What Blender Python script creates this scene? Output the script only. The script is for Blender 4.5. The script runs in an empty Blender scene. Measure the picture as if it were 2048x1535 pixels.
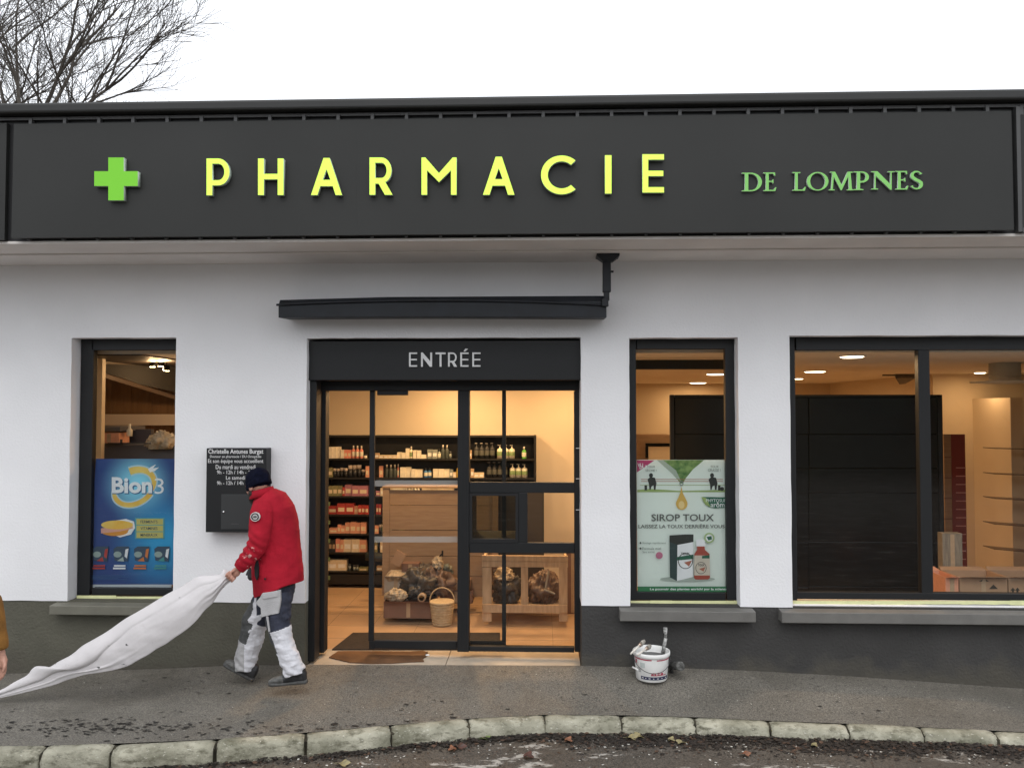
import bpy, bmesh, math, random
from mathutils import Vector, Matrix, noise
random.seed(7)
sc = bpy.context.scene
PI = math.pi
# ------------------------------------------------------------------ camera
F = 1620.0; PW, PH = 2048.0, 1535.0
YAW = math.radians(2.1); PITCH = math.radians(1.85)
CAM = Vector((0.0, -6.8, 2.16))
cd = bpy.data.cameras.new('camera'); cam = bpy.data.objects.new('camera', cd)
sc.collection.objects.link(cam); sc.camera = cam
cd.sensor_width = 36.0; cd.lens = F/PW*36.0; cd.clip_end = 2000; cd.clip_start = 0.05
cam.location = CAM; cam.rotation_euler = (PI/2+PITCH, 0, YAW)
CR = cam.rotation_euler.to_matrix()
# ------------------------------------------------------------------ sky, sun, exposure
w = bpy.data.worlds.new('World'); sc.world = w; w.use_nodes = True
nt = w.node_tree; bg = nt.nodes['Background']
sky = nt.nodes.new('ShaderNodeTexSky'); sky.sky_type = 'NISHITA'; sky.sun_disc = False
sky.sun_elevation = math.radians(48); sky.sun_rotation = math.radians(170); sky.dust_density = 6; sky.air_density = 2
hs = nt.nodes.new('ShaderNodeHueSaturation'); hs.inputs['Saturation'].default_value = 0.12
mx = nt.nodes.new('ShaderNodeMix'); mx.data_type = 'RGBA'
mx.inputs['Factor'].default_value = 0.8
mx.inputs['B'].default_value = (10.8, 11.2, 11.9, 1)      # even cloud layer
nt.links.new(sky.outputs[0], hs.inputs['Color']); nt.links.new(hs.outputs[0], mx.inputs['A'])
nt.links.new(mx.outputs['Result'], bg.inputs['Color']); bg.inputs['Strength'].default_value = 0.145
sd = bpy.data.lights.new('sun', 'SUN'); sd.energy = 0.7; sd.angle = math.radians(40); sd.color = (1, .97, .93)
sun = bpy.data.objects.new('sun', sd); sc.collection.objects.link(sun)
sun.rotation_euler = Vector((-0.15, -0.62, 1.0)).to_track_quat('Z', 'Y').to_euler()
sc.view_settings.view_transform = 'Standard'; sc.view_settings.look = 'None'
sc.view_settings.exposure = 0; sc.view_settings.gamma = 1; sc.view_settings.use_curve_mapping = False
sc.cycles.use_denoising = True
sc.cycles.max_bounces = 7; sc.cycles.transparent_max_bounces = 12
sc.cycles.sample_clamp_indirect = 6
# ------------------------------------------------------------------ helpers
def ray(px, py):
    return CR @ Vector(((px-PW/2)/F, (PH/2-py)/F, -1.0))
def at(px, py, Y):
    d = ray(px, py); t = (Y-CAM.y)/d.y
    return CAM + d*t
def atz(px, py, z):
    d = ray(px, py); t = (z-CAM.z)/d.z
    return CAM + d*t
def link(o, parent=None):
    sc.collection.objects.link(o)
    if parent is not None:
        o.parent = parent
        o.matrix_parent_inverse = Matrix.Translation(-parent.location)
    return o
def tag(o, label=None, cat=None, group=None, kind=None):
    if label: o['label'] = label
    if cat: o['category'] = cat
    if group: o['group'] = group
    if kind: o['kind'] = kind
    return o
def thing(name, loc, label, cat, group=None):
    o = bpy.data.objects.new(name, None); o.location = loc; o.empty_display_size = .1
    sc.collection.objects.link(o); return tag(o, label, cat, group)
def group_struct(name, loc=(0, 0, 0)):
    o = bpy.data.objects.new(name, None); o.location = loc
    sc.collection.objects.link(o); o['kind'] = 'structure'; return o
class MB:
    def __init__(s): s.v = []; s.f = []; s.m = []
    def add(s, vs, fs, mi=0):
        b = len(s.v); s.v += [tuple(v) for v in vs]; s.f += [tuple(i+b for i in f) for f in fs]; s.m += [mi]*len(fs)
    def box(s, x0, x1, y0, y1, z0, z1, mi=0, M=None):
        if x0 > x1: x0, x1 = x1, x0
        if y0 > y1: y0, y1 = y1, y0
        if z0 > z1: z0, z1 = z1, z0
        vs = [Vector((x, y, z)) for z in (z0, z1) for y in (y0, y1) for x in (x0, x1)]
        if M: vs = [M @ v for v in vs]
        s.add(vs, [(0, 2, 3, 1), (4, 5, 7, 6), (0, 1, 5, 4), (2, 6, 7, 3), (0, 4, 6, 2), (1, 3, 7, 5)], mi)
    def hexa(s, c8, mi=0):   # 8 corners: near quad (4, ccw seen from camera), far quad
        s.add(c8, [(0, 1, 2, 3), (7, 6, 5, 4), (0, 4, 5, 1), (1, 5, 6, 2), (2, 6, 7, 3), (3, 7, 4, 0)], mi)
    def tube(s, pts, rad, n=8, mi=0, cap=True, squash=1.0, up=Vector((0, 1, 0))):
        pts = [Vector(p) for p in pts]
        if not hasattr(rad, '__len__'): rad = [rad]*len(pts)
        rings = []
        for i, p in enumerate(pts):
            a = pts[max(i-1, 0)]; b = pts[min(i+1, len(pts)-1)]
            t = (b-a).normalized()
            u = t.cross(up)
            if u.length < 1e-3: u = t.cross(Vector((1, 0, 0)))
            u.normalize(); v = t.cross(u)
            rings.append([p+u*math.cos(2*PI*k/n)*rad[i]+v*math.sin(2*PI*k/n)*rad[i]*squash for k in range(n)])
        s.loft(rings, mi, cap)
    def loft(s, rings, mi=0, cap=True):
        n = len(rings[0]); vs = [v for r in rings for v in r]; fs = []
        for i in range(len(rings)-1):
            for k in range(n):
                a = i*n+k; b = i*n+(k+1) % n
                fs.append((a, b, b+n, a+n))
        if cap:
            fs.append(tuple(range(n))[::-1]); fs.append(tuple((len(rings)-1)*n+k for k in range(n)))
        s.add(vs, fs, mi)
    def lathe(s, c, prof, n=16, mi=0, M=None):
        rings = []
        for r, z in prof:
            ring = [Vector((r*math.cos(2*PI*k/n), r*math.sin(2*PI*k/n), z)) for k in range(n)]
            if M: ring = [M @ v for v in ring]
            rings.append([v+Vector(c) for v in ring])
        s.loft(rings, mi)
    def ball(s, c, r, n=10, mi=0):
        c = Vector(c)
        if not hasattr(r, '__len__'): r = (r, r, r)
        rings = []
        for i in range(1, n):
            a = PI*i/n
            rings.append([c+Vector((r[0]*math.sin(a)*math.cos(2*PI*k/(2*n)), r[1]*math.sin(a)*math.sin(2*PI*k/(2*n)), -r[2]*math.cos(a))) for k in range(2*n)])
        s.loft(rings, mi)
    def mesh(s, name):
        me = bpy.data.meshes.new(name); me.from_pydata(s.v, [], s.f); 
        if any(s.m): me.polygons.foreach_set('material_index', s.m)
        bm = bmesh.new(); bm.from_mesh(me); bmesh.ops.recalc_face_normals(bm, faces=bm.faces); bm.to_mesh(me); bm.free()
        return me
    def build(s, name, mats, parent=None, smooth=False, bevel=0, seg=2):
        me = s.mesh(name)
        for m in (mats if isinstance(mats, (list, tuple)) else [mats]): me.materials.append(m)
        if smooth: me.polygons.foreach_set('use_smooth', [True]*len(me.polygons))
        o = link(bpy.data.objects.new(name, me), parent)
        if bevel:
            b = o.modifiers.new('b', 'BEVEL'); b.width = bevel; b.segments = seg; b.limit_method = 'ANGLE'
        return o
def pbox(mb, x0, y0, x1, y1, Y, th, mi=0):
    """box whose front face lies on the plane Y and spans the given picture rectangle; th metres thick away from the viewer"""
    xm, ym = (x0+x1)/2, (y0+y1)/2
    X0 = at(x0, ym, Y).x; X1 = at(x1, ym, Y).x; Z1 = at(xm, y0, Y).z; Z0 = at(xm, y1, Y).z
    mb.box(X0, X1, Y, Y+th, Z0, Z1, mi)
    return X0, X1, Z0, Z1
def one(name, mats, parent, rects, bevel=0, smooth=False):
    mb = MB()
    for r in rects: pbox(mb, *r)
    return mb.build(name, mats, parent, smooth, bevel)
# ------------------------------------------------------------------ materials
def mat(name, col, rough=.6, var=.0, vscale=6, bump=0, bscale=60, metal=0, spec=.5, col2=None, stretch=(1, 1, 1), emit=None, es=0, detail=6, coat=0, bdist=.01):
    m = bpy.data.materials.new(name); m.use_nodes = True; t = m.node_tree; p = t.nodes['Principled BSDF']
    p.inputs['Base Color'].default_value = (*col, 1); p.inputs['Roughness'].default_value = rough
    p.inputs['Metallic'].default_value = metal; p.inputs['Specular IOR Level'].default_value = spec
    if coat: p.inputs['Coat Weight'].default_value = coat
    if emit: p.inputs['Emission Color'].default_value = (*emit, 1); p.inputs['Emission Strength'].default_value = es
    tc = t.nodes.new('ShaderNodeTexCoord'); mp = t.nodes.new('ShaderNodeMapping'); mp.inputs['Scale'].default_value = stretch
    t.links.new(tc.outputs['Object'], mp.inputs['Vector'])
    if var or col2:
        n = t.nodes.new('ShaderNodeTexNoise'); n.inputs['Scale'].default_value = vscale; n.inputs['Detail'].default_value = detail
        t.links.new(mp.outputs[0], n.inputs['Vector'])
        r = t.nodes.new('ShaderNodeValToRGB'); r.color_ramp.elements[0].position = .33; r.color_ramp.elements[1].position = .67
        c2 = col2 or tuple(min(1, c*(1+var)) for c in col); c1 = col if col2 else tuple(c*(1-var) for c in col)
        r.color_ramp.elements[0].color = (*c1, 1); r.color_ramp.elements[1].color = (*c2, 1)
        t.links.new(n.outputs['Fac'], r.inputs[0]); t.links.new(r.outputs[0], p.inputs['Base Color'])
    if bump:
        n = t.nodes.new('ShaderNodeTexNoise'); n.inputs['Scale'].default_value = bscale; n.inputs['Detail'].default_value = 5
        t.links.new(mp.outputs[0], n.inputs['Vector'])
        b = t.nodes.new('ShaderNodeBump'); b.inputs['Strength'].default_value = bump; b.inputs['Distance'].default_value = bdist
        t.links.new(n.outputs['Fac'], b.inputs['Height']); t.links.new(b.outputs[0], p.inputs['Normal'])
    return m
def glass_mat(name, tint=(.97, .985, .98), refl=1.0):
    m = bpy.data.materials.new(name); m.use_nodes = True; t = m.node_tree; t.nodes.clear()
    o = t.nodes.new('ShaderNodeOutputMaterial'); mix = t.nodes.new('ShaderNodeMixShader')
    tr = t.nodes.new('ShaderNodeBsdfTransparent'); tr.inputs[0].default_value = (*tint, 1)
    gl = t.nodes.new('ShaderNodeBsdfGlossy'); gl.inputs['Roughness'].default_value = .01
    fr = t.nodes.new('ShaderNodeFresnel'); fr.inputs['IOR'].default_value = 1.5
    mu = t.nodes.new('ShaderNodeMath'); mu.operation = 'MULTIPLY'; mu.inputs[1].default_value = refl
    t.links.new(fr.outputs[0], mu.inputs[0]); t.links.new(mu.outputs[0], mix.inputs[0])
    t.links.new(tr.outputs[0], mix.inputs[1]); t.links.new(gl.outputs[0], mix.inputs[2]); t.links.new(mix.outputs[0], o.inputs[0])
    return m
M = {}
M['wall'] = mat('white render', (.80, .80, .815), .85, .04, 1.1, .32, 55)
def plinth_mat(name, col):
    m = mat(name, col, .75, .12, 2.5, .7, 50, spec=.3); t = m.node_tree; p = t.nodes['Principled BSDF']; L = t.links.new
    src = p.inputs['Base Color'].links[0].from_socket; tc = [n for n in t.nodes if n.type == 'TEX_COORD'][0]
    s = t.nodes.new('ShaderNodeSeparateXYZ'); L(tc.outputs['Object'], s.inputs[0])
    n = t.nodes.new('ShaderNodeTexNoise'); n.inputs['Scale'].default_value = 5; n.inputs['Detail'].default_value = 8; L(tc.outputs['Object'], n.inputs[0])
    q = t.nodes.new('ShaderNodeMapRange'); q.inputs[1].default_value = -.12; q.inputs[2].default_value = .20; q.inputs[3].default_value = .62; q.inputs[4].default_value = -.05; L(s.outputs['Z'], q.inputs[0])
    a = t.nodes.new('ShaderNodeMath'); a.operation = 'ADD'; L(n.outputs['Fac'], a.inputs[0]); L(q.outputs[0], a.inputs[1])
    r = t.nodes.new('ShaderNodeValToRGB'); r.color_ramp.elements[0].position = .60; r.color_ramp.elements[1].position = .95; r.color_ramp.elements[1].color = (.8, .8, .8, 1); L(a.outputs[0], r.inputs[0])
    x = t.nodes.new('ShaderNodeMix'); x.data_type = 'RGBA'; L(r.outputs[0], x.inputs['Factor']); L(src, x.inputs['A']); x.inputs['B'].default_value = (.080, .073, .058, 1); L(x.outputs['Result'], p.inputs['Base Color']); return m
M['plinth_l'] = plinth_mat('olive plinth', (.100, .096, .074))
M['plinth_r'] = plinth_mat('charcoal plinth', (.050, .0485, .047))
M['sill'] = mat('grey sill paint', (.145, .14, .13), .6, .10, 8, .15, 90)
M['frame'] = mat('anthracite aluminium', (.012, .0128, .014), .5, .06, 3, 0, 50, spec=.35)
M['frame2'] = mat('black seal', (.005, .005, .006), .6)
M['sign'] = mat('anthracite panel', (.0225, .023, .0215), .55, .10, 1.1, .02, 4, spec=.3)
M['cap'] = mat('black roof edge', (.008, .008, .007), .5, .2, 2)
M['rail'] = mat('dark grey rail', (.06, .06, .06), .5, .1, 5)
M['soffit'] = mat('grey brown soffit', (.74, .70, .67), .7, .05, 3, .1, 40)
M['awn'] = mat('blue black lacquer', (.006, .0085, .013), .55, .35, 9, .05, 30)
M['stone'] = mat('threshold stone', (.50, .43, .34), .5, .08, 9, .15, 80)
M['tape'] = mat('yellow masking tape', (.56, .57, .30), .6, .08, 15, .2, 40)
M['glass'] = glass_mat('window glass', refl=.75)
M['glass_smoke'] = glass_mat('smoked hatch glass', (.32, .33, .25))
M['white'] = mat('white paint', (.8, .8, .8), .5)
M['letter'] = mat('lit yellow acrylic', (.56, .75, .08), .35, emit=(.62, 1, .09), es=.60)
M['letter_side'] = mat('letter edge', (.50, .58, .50), .4)
M['green'] = mat('green acrylic', (.20, .58, .045), .4, emit=(.2, .9, .03), es=.08, spec=.2)
M['green2'] = mat('green letter paint', (.22, .58, .13), .4)
M['entree'] = mat('white letter', (.72, .72, .72), .4)
# ------------------------------------------------------------------ flat shapes from outlines (even-odd filled), lettering
def outline_mesh(name, outs, Y, th, mats, parent=None, bevel=0, side=0):
    """outs: closed outlines in picture units lying on the plane Y; extruded th metres behind it"""
    c = bpy.data.curves.new(name, 'CURVE'); c.dimensions = '2D'; c.fill_mode = 'BOTH'; c.extrude = 1.0
    for pts in outs:
        s = c.splines.new('POLY'); s.points.add(len(pts)-1)
        for i, p in enumerate(pts): s.points[i].co = (p[0], -p[1], 0, 1)
        s.use_cyclic_u = True
    o = bpy.data.objects.new(name, c); me = bpy.data.meshes.new_from_object(o)
    bpy.data.objects.remove(o); bpy.data.curves.remove(c)
    return _to_plane(me, name, Y, th, mats, parent, side)
def _to_plane(me, name, Y, th, mats, parent, side):
    for v in me.vertices:
        q = at(v.co.x, -v.co.y, Y)
        v.co = (q.x, Y+(0 if v.co.z > 0 else th), q.z)
    bm = bmesh.new(); bm.from_mesh(me); bmesh.ops.remove_doubles(bm, verts=bm.verts, dist=1e-5)
    me.materials.clear()
    for m in (mats if isinstance(mats, (list, tuple)) else [mats]): me.materials.append(m)
    bmesh.ops.recalc_face_normals(bm, faces=bm.faces)
    for f in bm.faces: f.material_index = 0 if (abs(f.normal.y) > .7 or not side) else 1
    bm.to_mesh(me); bm.free()
    me.name = name
    return link(bpy.data.objects.new(name, me), parent)
def text(name, body, x0, y0, x1, y1, Y, th, mats, parent=None, bold=0, slant=0, side=0, reso=3):
    c = bpy.data.curves.new(name, 'FONT'); c.body = body; c.extrude = 1.0; c.offset = bold; c.shear = slant; c.resolution_u = reso
    o = bpy.data.objects.new(name, c); me = bpy.data.meshes.new_from_object(o)
    bpy.data.objects.remove(o); bpy.data.curves.remove(c)
    xs = [v.co.x for v in me.vertices]; ys = [v.co.y for v in me.vertices]
    a, b, lo, hi = min(xs), max(xs), min(ys), max(ys)
    for v in me.vertices:
        v.co.x = x0+(v.co.x-a)/(b-a)*(x1-x0); v.co.y = -(y1+(v.co.y-lo)/(hi-lo)*(y0-y1))
    return _to_plane(me, name, Y, th, mats, parent, side)
def arc(cx, cy, rx, ry, a0, a1, n=14):
    return [(cx+rx*math.cos(math.radians(a0+(a1-a0)*i/n)), cy-ry*math.sin(math.radians(a0+(a1-a0)*i/n))) for i in range(n+1)]
def remesh(mb, voxel, smooth=3, disp=None):
    me = mb.mesh('tmp'); o = bpy.data.objects.new('tmp', me); sc.collection.objects.link(o)
    r = o.modifiers.new('r', 'REMESH'); r.mode = 'VOXEL'; r.voxel_size = voxel
    if smooth:
        s = o.modifiers.new('s', 'SMOOTH'); s.factor = .5; s.iterations = smooth
    dg = bpy.context.evaluated_depsgraph_get(); dg.update()
    m2 = bpy.data.meshes.new_from_object(o.evaluated_get(dg))
    bpy.data.objects.remove(o); bpy.data.meshes.remove(me)
    if disp:
        m2.update(); nr = [v.normal.copy() for v in m2.vertices]
        for v, n in zip(m2.vertices, nr): v.co += n*disp(v.co)
    m2.polygons.foreach_set('use_smooth', [True]*len(m2.polygons))
    return m2
def put(me, name, mats, parent=None):
    me.materials.clear()
    for m in (mats if isinstance(mats, (list, tuple)) else [mats]): me.materials.append(m)
    me.name = name
    return link(bpy.data.objects.new(name, me), parent)
def lerp(tab, x):
    if x <= tab[0][0]: return tab[0][1]
    for (a, b), (c, d) in zip(tab, tab[1:]):
        if x <= c: return b+(d-b)*(x-a)/(c-a)
    return tab[-1][1]
# ================================================================== GROUND
ROADZ = -.185
wl = [(-700, 1352), (0, 1347), (330, 1337), (450, 1331), (610, 1329), (1165, 1331), (1340, 1335), (1500, 1341), (1700, 1352), (2048, 1377), (2700, 1402)]
GW = [(at(a, b, 0).x, at(a, b, 0).z) for a, b in wl]
KP = [(-900, 1500), (-500, 1497), (-130, 1493), (-40, 1492), (95, 1490), (232, 1486), (435, 1477), (612, 1464), (780, 1449), (935, 1436), (1088, 1428), (1240, 1429), (1388, 1433), (1535, 1440), (1690, 1446), (1838, 1453), (1985, 1460), (2130, 1467), (2280, 1475), (2900, 1500)]
def kz(px): return lerp([(0, -.05), (1000, -.075), (2048, -.12)], px)
KERB = [atz(a, b, kz(a)) for a, b in KP]          # back edge of the kerb on the pavement
KY = [(p.x, p.y) for p in KERB]; KZ = [(p.x, p.z) for p in KERB]
def ground_z(x, y):
    g = lerp(GW, x); ky = lerp(KY, x); t = max(0, min(1, y/ky))
    s = t*t*(3-2*t)*.5+t*.5
    return g+(lerp(KZ, x)-g)*s
M['asphalt'] = None
def asphalt(name, base, dark, light_spots=False):
    m = bpy.data.materials.new(name); m.use_nodes = True; t = m.node_tree; p = t.nodes['Principled BSDF']
    tc = t.nodes.new('ShaderNodeTexCoord'); L = t.links.new
    def nz(scale, det=6, rough=.6, st=None):
        n = t.nodes.new('ShaderNodeTexNoise'); n.inputs['Scale'].default_value = scale; n.inputs['Detail'].default_value = det; n.inputs['Roughness'].default_value = rough
        if st:
            mp = t.nodes.new('ShaderNodeMapping'); mp.inputs['Scale'].default_value = st; L(tc.outputs['Object'], mp.inputs[0]); L(mp.outputs[0], n.inputs[0])
        else: L(tc.outputs['Object'], n.inputs[0])
        return n
    def ramp(src, a, b, c0, c1):
        r = t.nodes.new('ShaderNodeValToRGB'); r.color_ramp.elements[0].position = a; r.color_ramp.elements[1].position = b
        r.color_ramp.elements[0].color = (*c0, 1); r.color_ramp.elements[1].color = (*c1, 1); L(src, r.inputs[0]); return r
    def mixc(fac, a, b, mode='MIX'):
        x = t.nodes.new('ShaderNodeMix'); x.data_type = 'RGBA'; x.blend_type = mode
        if isinstance(fac, float): x.inputs['Factor'].default_value = fac
        else: L(fac, x.inputs['Factor'])
        L(a, x.inputs['A']); L(b, x.inputs['B']); return x.outputs['Result']
    big = ramp(nz(1.3).outputs['Fac'], .35, .65, tuple(c*.86 for c in base), tuple(c*1.08 for c in base))
    grit = ramp(nz(95, 3, .75).outputs['Fac'], .36, .64, (.40, .40, .40), (1.7, 1.65, 1.55))
    c = mixc(1.0, big.outputs[0], grit.outputs[0], 'MULTIPLY')
    vo = t.nodes.new('ShaderNodeTexVoronoi'); vo.inputs['Scale'].default_value = 60; L(tc.outputs['Object'], vo.inputs['Vector'])
    chip = ramp(vo.outputs['Distance'], .10, .18, (.7, .7, .7), (0, 0, 0))
    col = t.nodes.new('ShaderNodeRGB'); col.outputs[0].default_value = (.30, .27, .22, 1)
    c = mixc(chip.outputs[0], c, col.outputs[0])
    dk = t.nodes.new('ShaderNodeRGB'); dk.outputs[0].default_value = (*dark, 1)
    streak = ramp(nz(7, 8, .75, (1, 3.2, 1)).outputs['Fac'], .60, .72, (0, 0, 0), (.8, .8, .8))
    c = mixc(streak.outputs[0], c, dk.outputs[0])
    if light_spots:
        # dirt strip under the kerb and worn white paint beyond it, by distance along the road
        wp = t.nodes.new('ShaderNodeRGB'); wp.outputs[0].default_value = (.52, .49, .44, 1)
        a = nz(1.9, 9, .72, (1, 2.6, 1)); r = ramp(a.outputs['Fac'], .570, .61, (0, 0, 0), (.85, .85, .85))
        c = mixc(r.outputs[0], c, wp.outputs[0])
    L(c, p.inputs['Base Color'])
    rr = ramp(nz(2.5).outputs['Fac'], .4, .65, (.42, .42, .42), (.8, .8, .8)); L(rr.outputs[0], p.inputs['Roughness'])
    b = t.nodes.new('ShaderNodeBump'); b.inputs['Strength'].default_value = .7; b.inputs['Distance'].default_value = .006
    L(nz(170, 4, .7).outputs['Fac'], b.inputs['Height']); L(b.outputs[0], p.inputs['Normal'])
    return m
M['asphalt'] = asphalt('pavement asphalt', (.142, .134, .119), (.035, .031, .026))
M['road'] = asphalt('road asphalt', (.085, .073, .062), (.022, .016, .012), True)
mb = MB(); NX, NY = 150, 24; xa, xb = -9.0, 9.0
rows = []
for i in range(NX+1):
    x = xa+(xb-xa)*i/NX; ky = lerp(KY, x)
    for j in range(NY+1):
        y = .012 + (ky-.012)*j/NY
        z = ground_z(x, y)+.006*noise.noise(Vector((x*1.7, y*1.7, 0)))*(1-(j in (0, NY)))
        mb.v.append((x, y, z))
for i in range(NX):
    for j in range(NY):
        a = i*(NY+1)+j; mb.f.append((a, a+1, a+NY+2, a+NY+1)); mb.m.append(0)
tag(mb.build('pavement', M['asphalt'], None, True), kind='structure')
# road: one large sheet with a finely meshed strip is not needed; it reaches the horizon
mb = MB(); mb.add([(-150, -150, ROADZ), (150, -150, ROADZ), (150, 150, ROADZ), (-150, 150, ROADZ)], [(0, 1, 2, 3)])
tag(mb.build('road', M['road']), kind='structure')
# kerb
def kerb_mat():
    m = mat('kerb concrete', (.17, .165, .115), .75, 0, 4.5, .8, 45, col2=(.46, .44, .345), detail=10); t = m.node_tree; p = t.nodes['Principled BSDF']; L = t.links.new
    src = p.inputs['Base Color'].links[0].from_socket; tc = [n for n in t.nodes if n.type == 'TEX_COORD'][0]
    for sc_, lo, hi, col, st in ((11, .50, .68, (.075, .07, .04), (1, 1, 2.5)), (90, .60, .70, (.05, .045, .035), (1, 1, 1)), (34, .60, .68, (.55, .53, .45), (1, 1, 2))):
        mp = t.nodes.new('ShaderNodeMapping'); mp.inputs['Scale'].default_value = st; L(tc.outputs['Object'], mp.inputs[0])
        n = t.nodes.new('ShaderNodeTexNoise'); n.inputs['Scale'].default_value = sc_; n.inputs['Detail'].default_value = 8; n.inputs['Roughness'].default_value = .65; L(mp.outputs[0], n.inputs[0])
        r = t.nodes.new('ShaderNodeValToRGB'); r.color_ramp.elements[0].position = lo; r.color_ramp.elements[1].position = hi; r.color_ramp.elements[1].color = (.9, .9, .9, 1); L(n.outputs['Fac'], r.inputs[0])
        x = t.nodes.new('ShaderNodeMix'); x.data_type = 'RGBA'; L(r.outputs[0], x.inputs['Factor']); L(src, x.inputs['A']); x.inputs['B'].default_value = (*col, 1); src = x.outputs['Result']
    L(src, p.inputs['Base Color']); return m
kerb = group_struct('kerb')
M['kerb'] = kerb_mat()
M['moss'] = mat('joint dirt', (.045, .040, .026), .95, .5, 20, .8, 50)
def kerb_stone(P, Q, zt0, zt1, idx):
    P = Vector((P.x, P.y, 0)); Q = Vector((Q.x, Q.y, 0)); d = (Q-P).normalized(); n = Vector((d.y, -d.x, 0))
    P = P+d*.009; Q = Q-d*.009; L = (Q-P).length; ns = 22
    r = random.Random(idx); dz = r.uniform(-.006, .004); tilt = r.uniform(-.006, .006); out = r.uniform(-.005, .008)
    prof = [(-.012, -.25), (-.012, -.012), (0, 0), (.04, .001), (.075, -.003), (.095, -.014), (.108, -.034), (.114, -.06), (.118, -.10), (.12, -.25)]
    rings = []
    for i in range(ns+1):
        t = i/ns; c = P.lerp(Q, t); z = zt0+(zt1-zt0)*t+dz+tilt*(t-.5)
        E_ = (math.exp(-t*L/.016)+math.exp(-(1-t)*L/.016))
        #e = (.013+.010*noise.noise(Vector((idx*3.1, a_*7, t))))*(math.exp(-t*L/.016)+math.exp(-(1-t)*L/.016))      # worn ends
        ring = []
        for a, b in prof:
            e = (.009+.014*noise.noise(Vector((idx*3.1, a*40, b*40))))*E_      # worn ends
            k = noise.noise(Vector((c.x*9+a*40, c.y*9+idx, b*40)))*.004+noise.noise(Vector((c.x*30+a*90, c.y*30+idx, b*90)))*.0025
            ring.append(c+n*(a+out-e*(a > .05)+k)+Vector((0, 0, z+b-e*(b > -.1)+k))+d*(.010*noise.noise(Vector((a*30, b*30, idx*5+(9 if i == ns else 0)))) if i in (0, ns) else 0))
        rings.append(ring)
    m = MB(); m.loft(rings)
    o = m.build('kerb_stone', M['kerb'], kerb, True)
for i in range(len(KERB)-1):
    P, Q = KERB[i], KERB[i+1]; nn = max(1, round((Q-P).length/.56))
    for k in range(nn):
        kerb_stone(P.lerp(Q, k/nn), P.lerp(Q, (k+1)/nn), P.z+(Q.z-P.z)*k/nn, P.z+(Q.z-P.z)*(k+1)/nn, i*5+k)
mb = MB()
for P, Q in zip(KERB, KERB[1:]):
    d = (Q-P); d.z = 0; d.normalize(); n = Vector((d.y, -d.x, 0))
    mb.hexa([P+n*.085+Vector((0, 0, -.25)), Q+n*.085+Vector((0, 0, -.25)), Q+n*.085+Vector((0, 0, -.028)), P+n*.085+Vector((0, 0, -.028)),
             P-n*.0+Vector((0, 0, -.25)), Q-n*.0+Vector((0, 0, -.25)), Q-n*.0+Vector((0, 0, -.012)), P-n*.0+Vector((0, 0, -.012))])
mb.build('kerb_bedding', M['moss'], kerb)
# loose dirt along the gutter, litter flakes on the pavement
def flake(mb, c, r, rnd, flat=.25, ang=None):
    a = rnd.uniform(0, 2*PI) if ang is None else ang; e = rnd.uniform(.3, .9) if ang is None else rnd.uniform(.15, .5)
    vs = []
    for k in range(5):
        th = 2*PI*k/5; rr = r*rnd.uniform(.6, 1.1)
        x, y = rr*math.cos(th), rr*math.sin(th)*e
        vs.append(Vector((x*math.cos(a)-y*math.sin(a), x*math.sin(a)+y*math.cos(a), rnd.uniform(0, r*flat)+.001))+c)
    vs.append(c+Vector((0, 0, r*flat*rnd.uniform(.3, 1)+.001)))
    mb.add(vs, [(k, (k+1) % 5, 5) for k in range(5)])
rnd = random.Random(3)
M['dirt'] = mat('wet gutter dirt', (.022, .016, .012), .75, .6, 40, .6, 60)
M['litter'] = mat('dark bark litter', (.018, .015, .012), .8, .5, 30)
M['crumb'] = mat('pale grit', (.55, .53, .48), .8, .2, 30)
M['leafb'] = mat('brown leaf litter', (.08, .045, .028), .7, .4, 14)
dm, lm, cm, bm_ = MB(), MB(), MB(), MB()
for _ in range(22000):
    x = rnd.uniform(-4.3, 4.3); ky = lerp(KY, x)-.115; u = abs(rnd.gauss(0, .11 if x > .2 else .045))
    dens = (.25+.75*max(0, min(1, (x+1.5)/1.6)))*(.35+1.6*max(0, noise.noise(Vector((x*2.3, u*6, 3)))+.25))
    if rnd.random() > dens: continue
    flake(dm if rnd.random() < .9 else bm_, Vector((x, ky-u, ROADZ+max(0, .018-u*.12)*rnd.random())), rnd.choice((.006, .009, .014, .024)), rnd, .35)
for _ in range(2200):
    x = rnd.uniform(-4.3, 4.3); ky = lerp(KY, x)-.13; u = abs(rnd.gauss(0, .25))
    flake(rnd.choice([dm, bm_, cm, bm_]), Vector((x, ky-u, ROADZ+.002)), rnd.uniform(.004, .013), rnd, .4)
for _ in range(760):
    x = rnd.uniform(-4.2, 4.2); y = rnd.uniform(.02, 1)*lerp(KY, x)*.98
    if x > -.3 and rnd.random() < .55: continue
    flake(lm, Vector((x, y, ground_z(x, y)+.003)), rnd.uniform(.004, .011)*rnd.choice((1, 1, 1.4, 2.6)), rnd, .12, rnd.gauss(0, .35))
for cxp, n_, sx in ((250, 90, .35), (120, 90, .6), (620, 40, .5), (420, 40, .5)):
    c = atz(cxp, 1455, -.05)
    for _ in range(n_):
        x = c.x+rnd.gauss(0, sx); y = min(-.1, max(c.y+rnd.gauss(0, .07), lerp(KY, x)+.03)); flake(lm, Vector((x, y, ground_z(x, y)+.003)), rnd.uniform(.01, .035), rnd, .2, rnd.gauss(0, .3))
for _ in range(170):
    x = rnd.uniform(-4.2, 4.2); y = rnd.random()**.8*lerp(KY, x)*.98; flake(cm, Vector((x, y, ground_z(x, y)+.003)), rnd.uniform(.003, .009), rnd, .4)
tag(dm.build('gutter_dirt', M['dirt']), 'dark wet dirt heaped along the foot of the kerb', 'dirt', kind='stuff')
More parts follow.
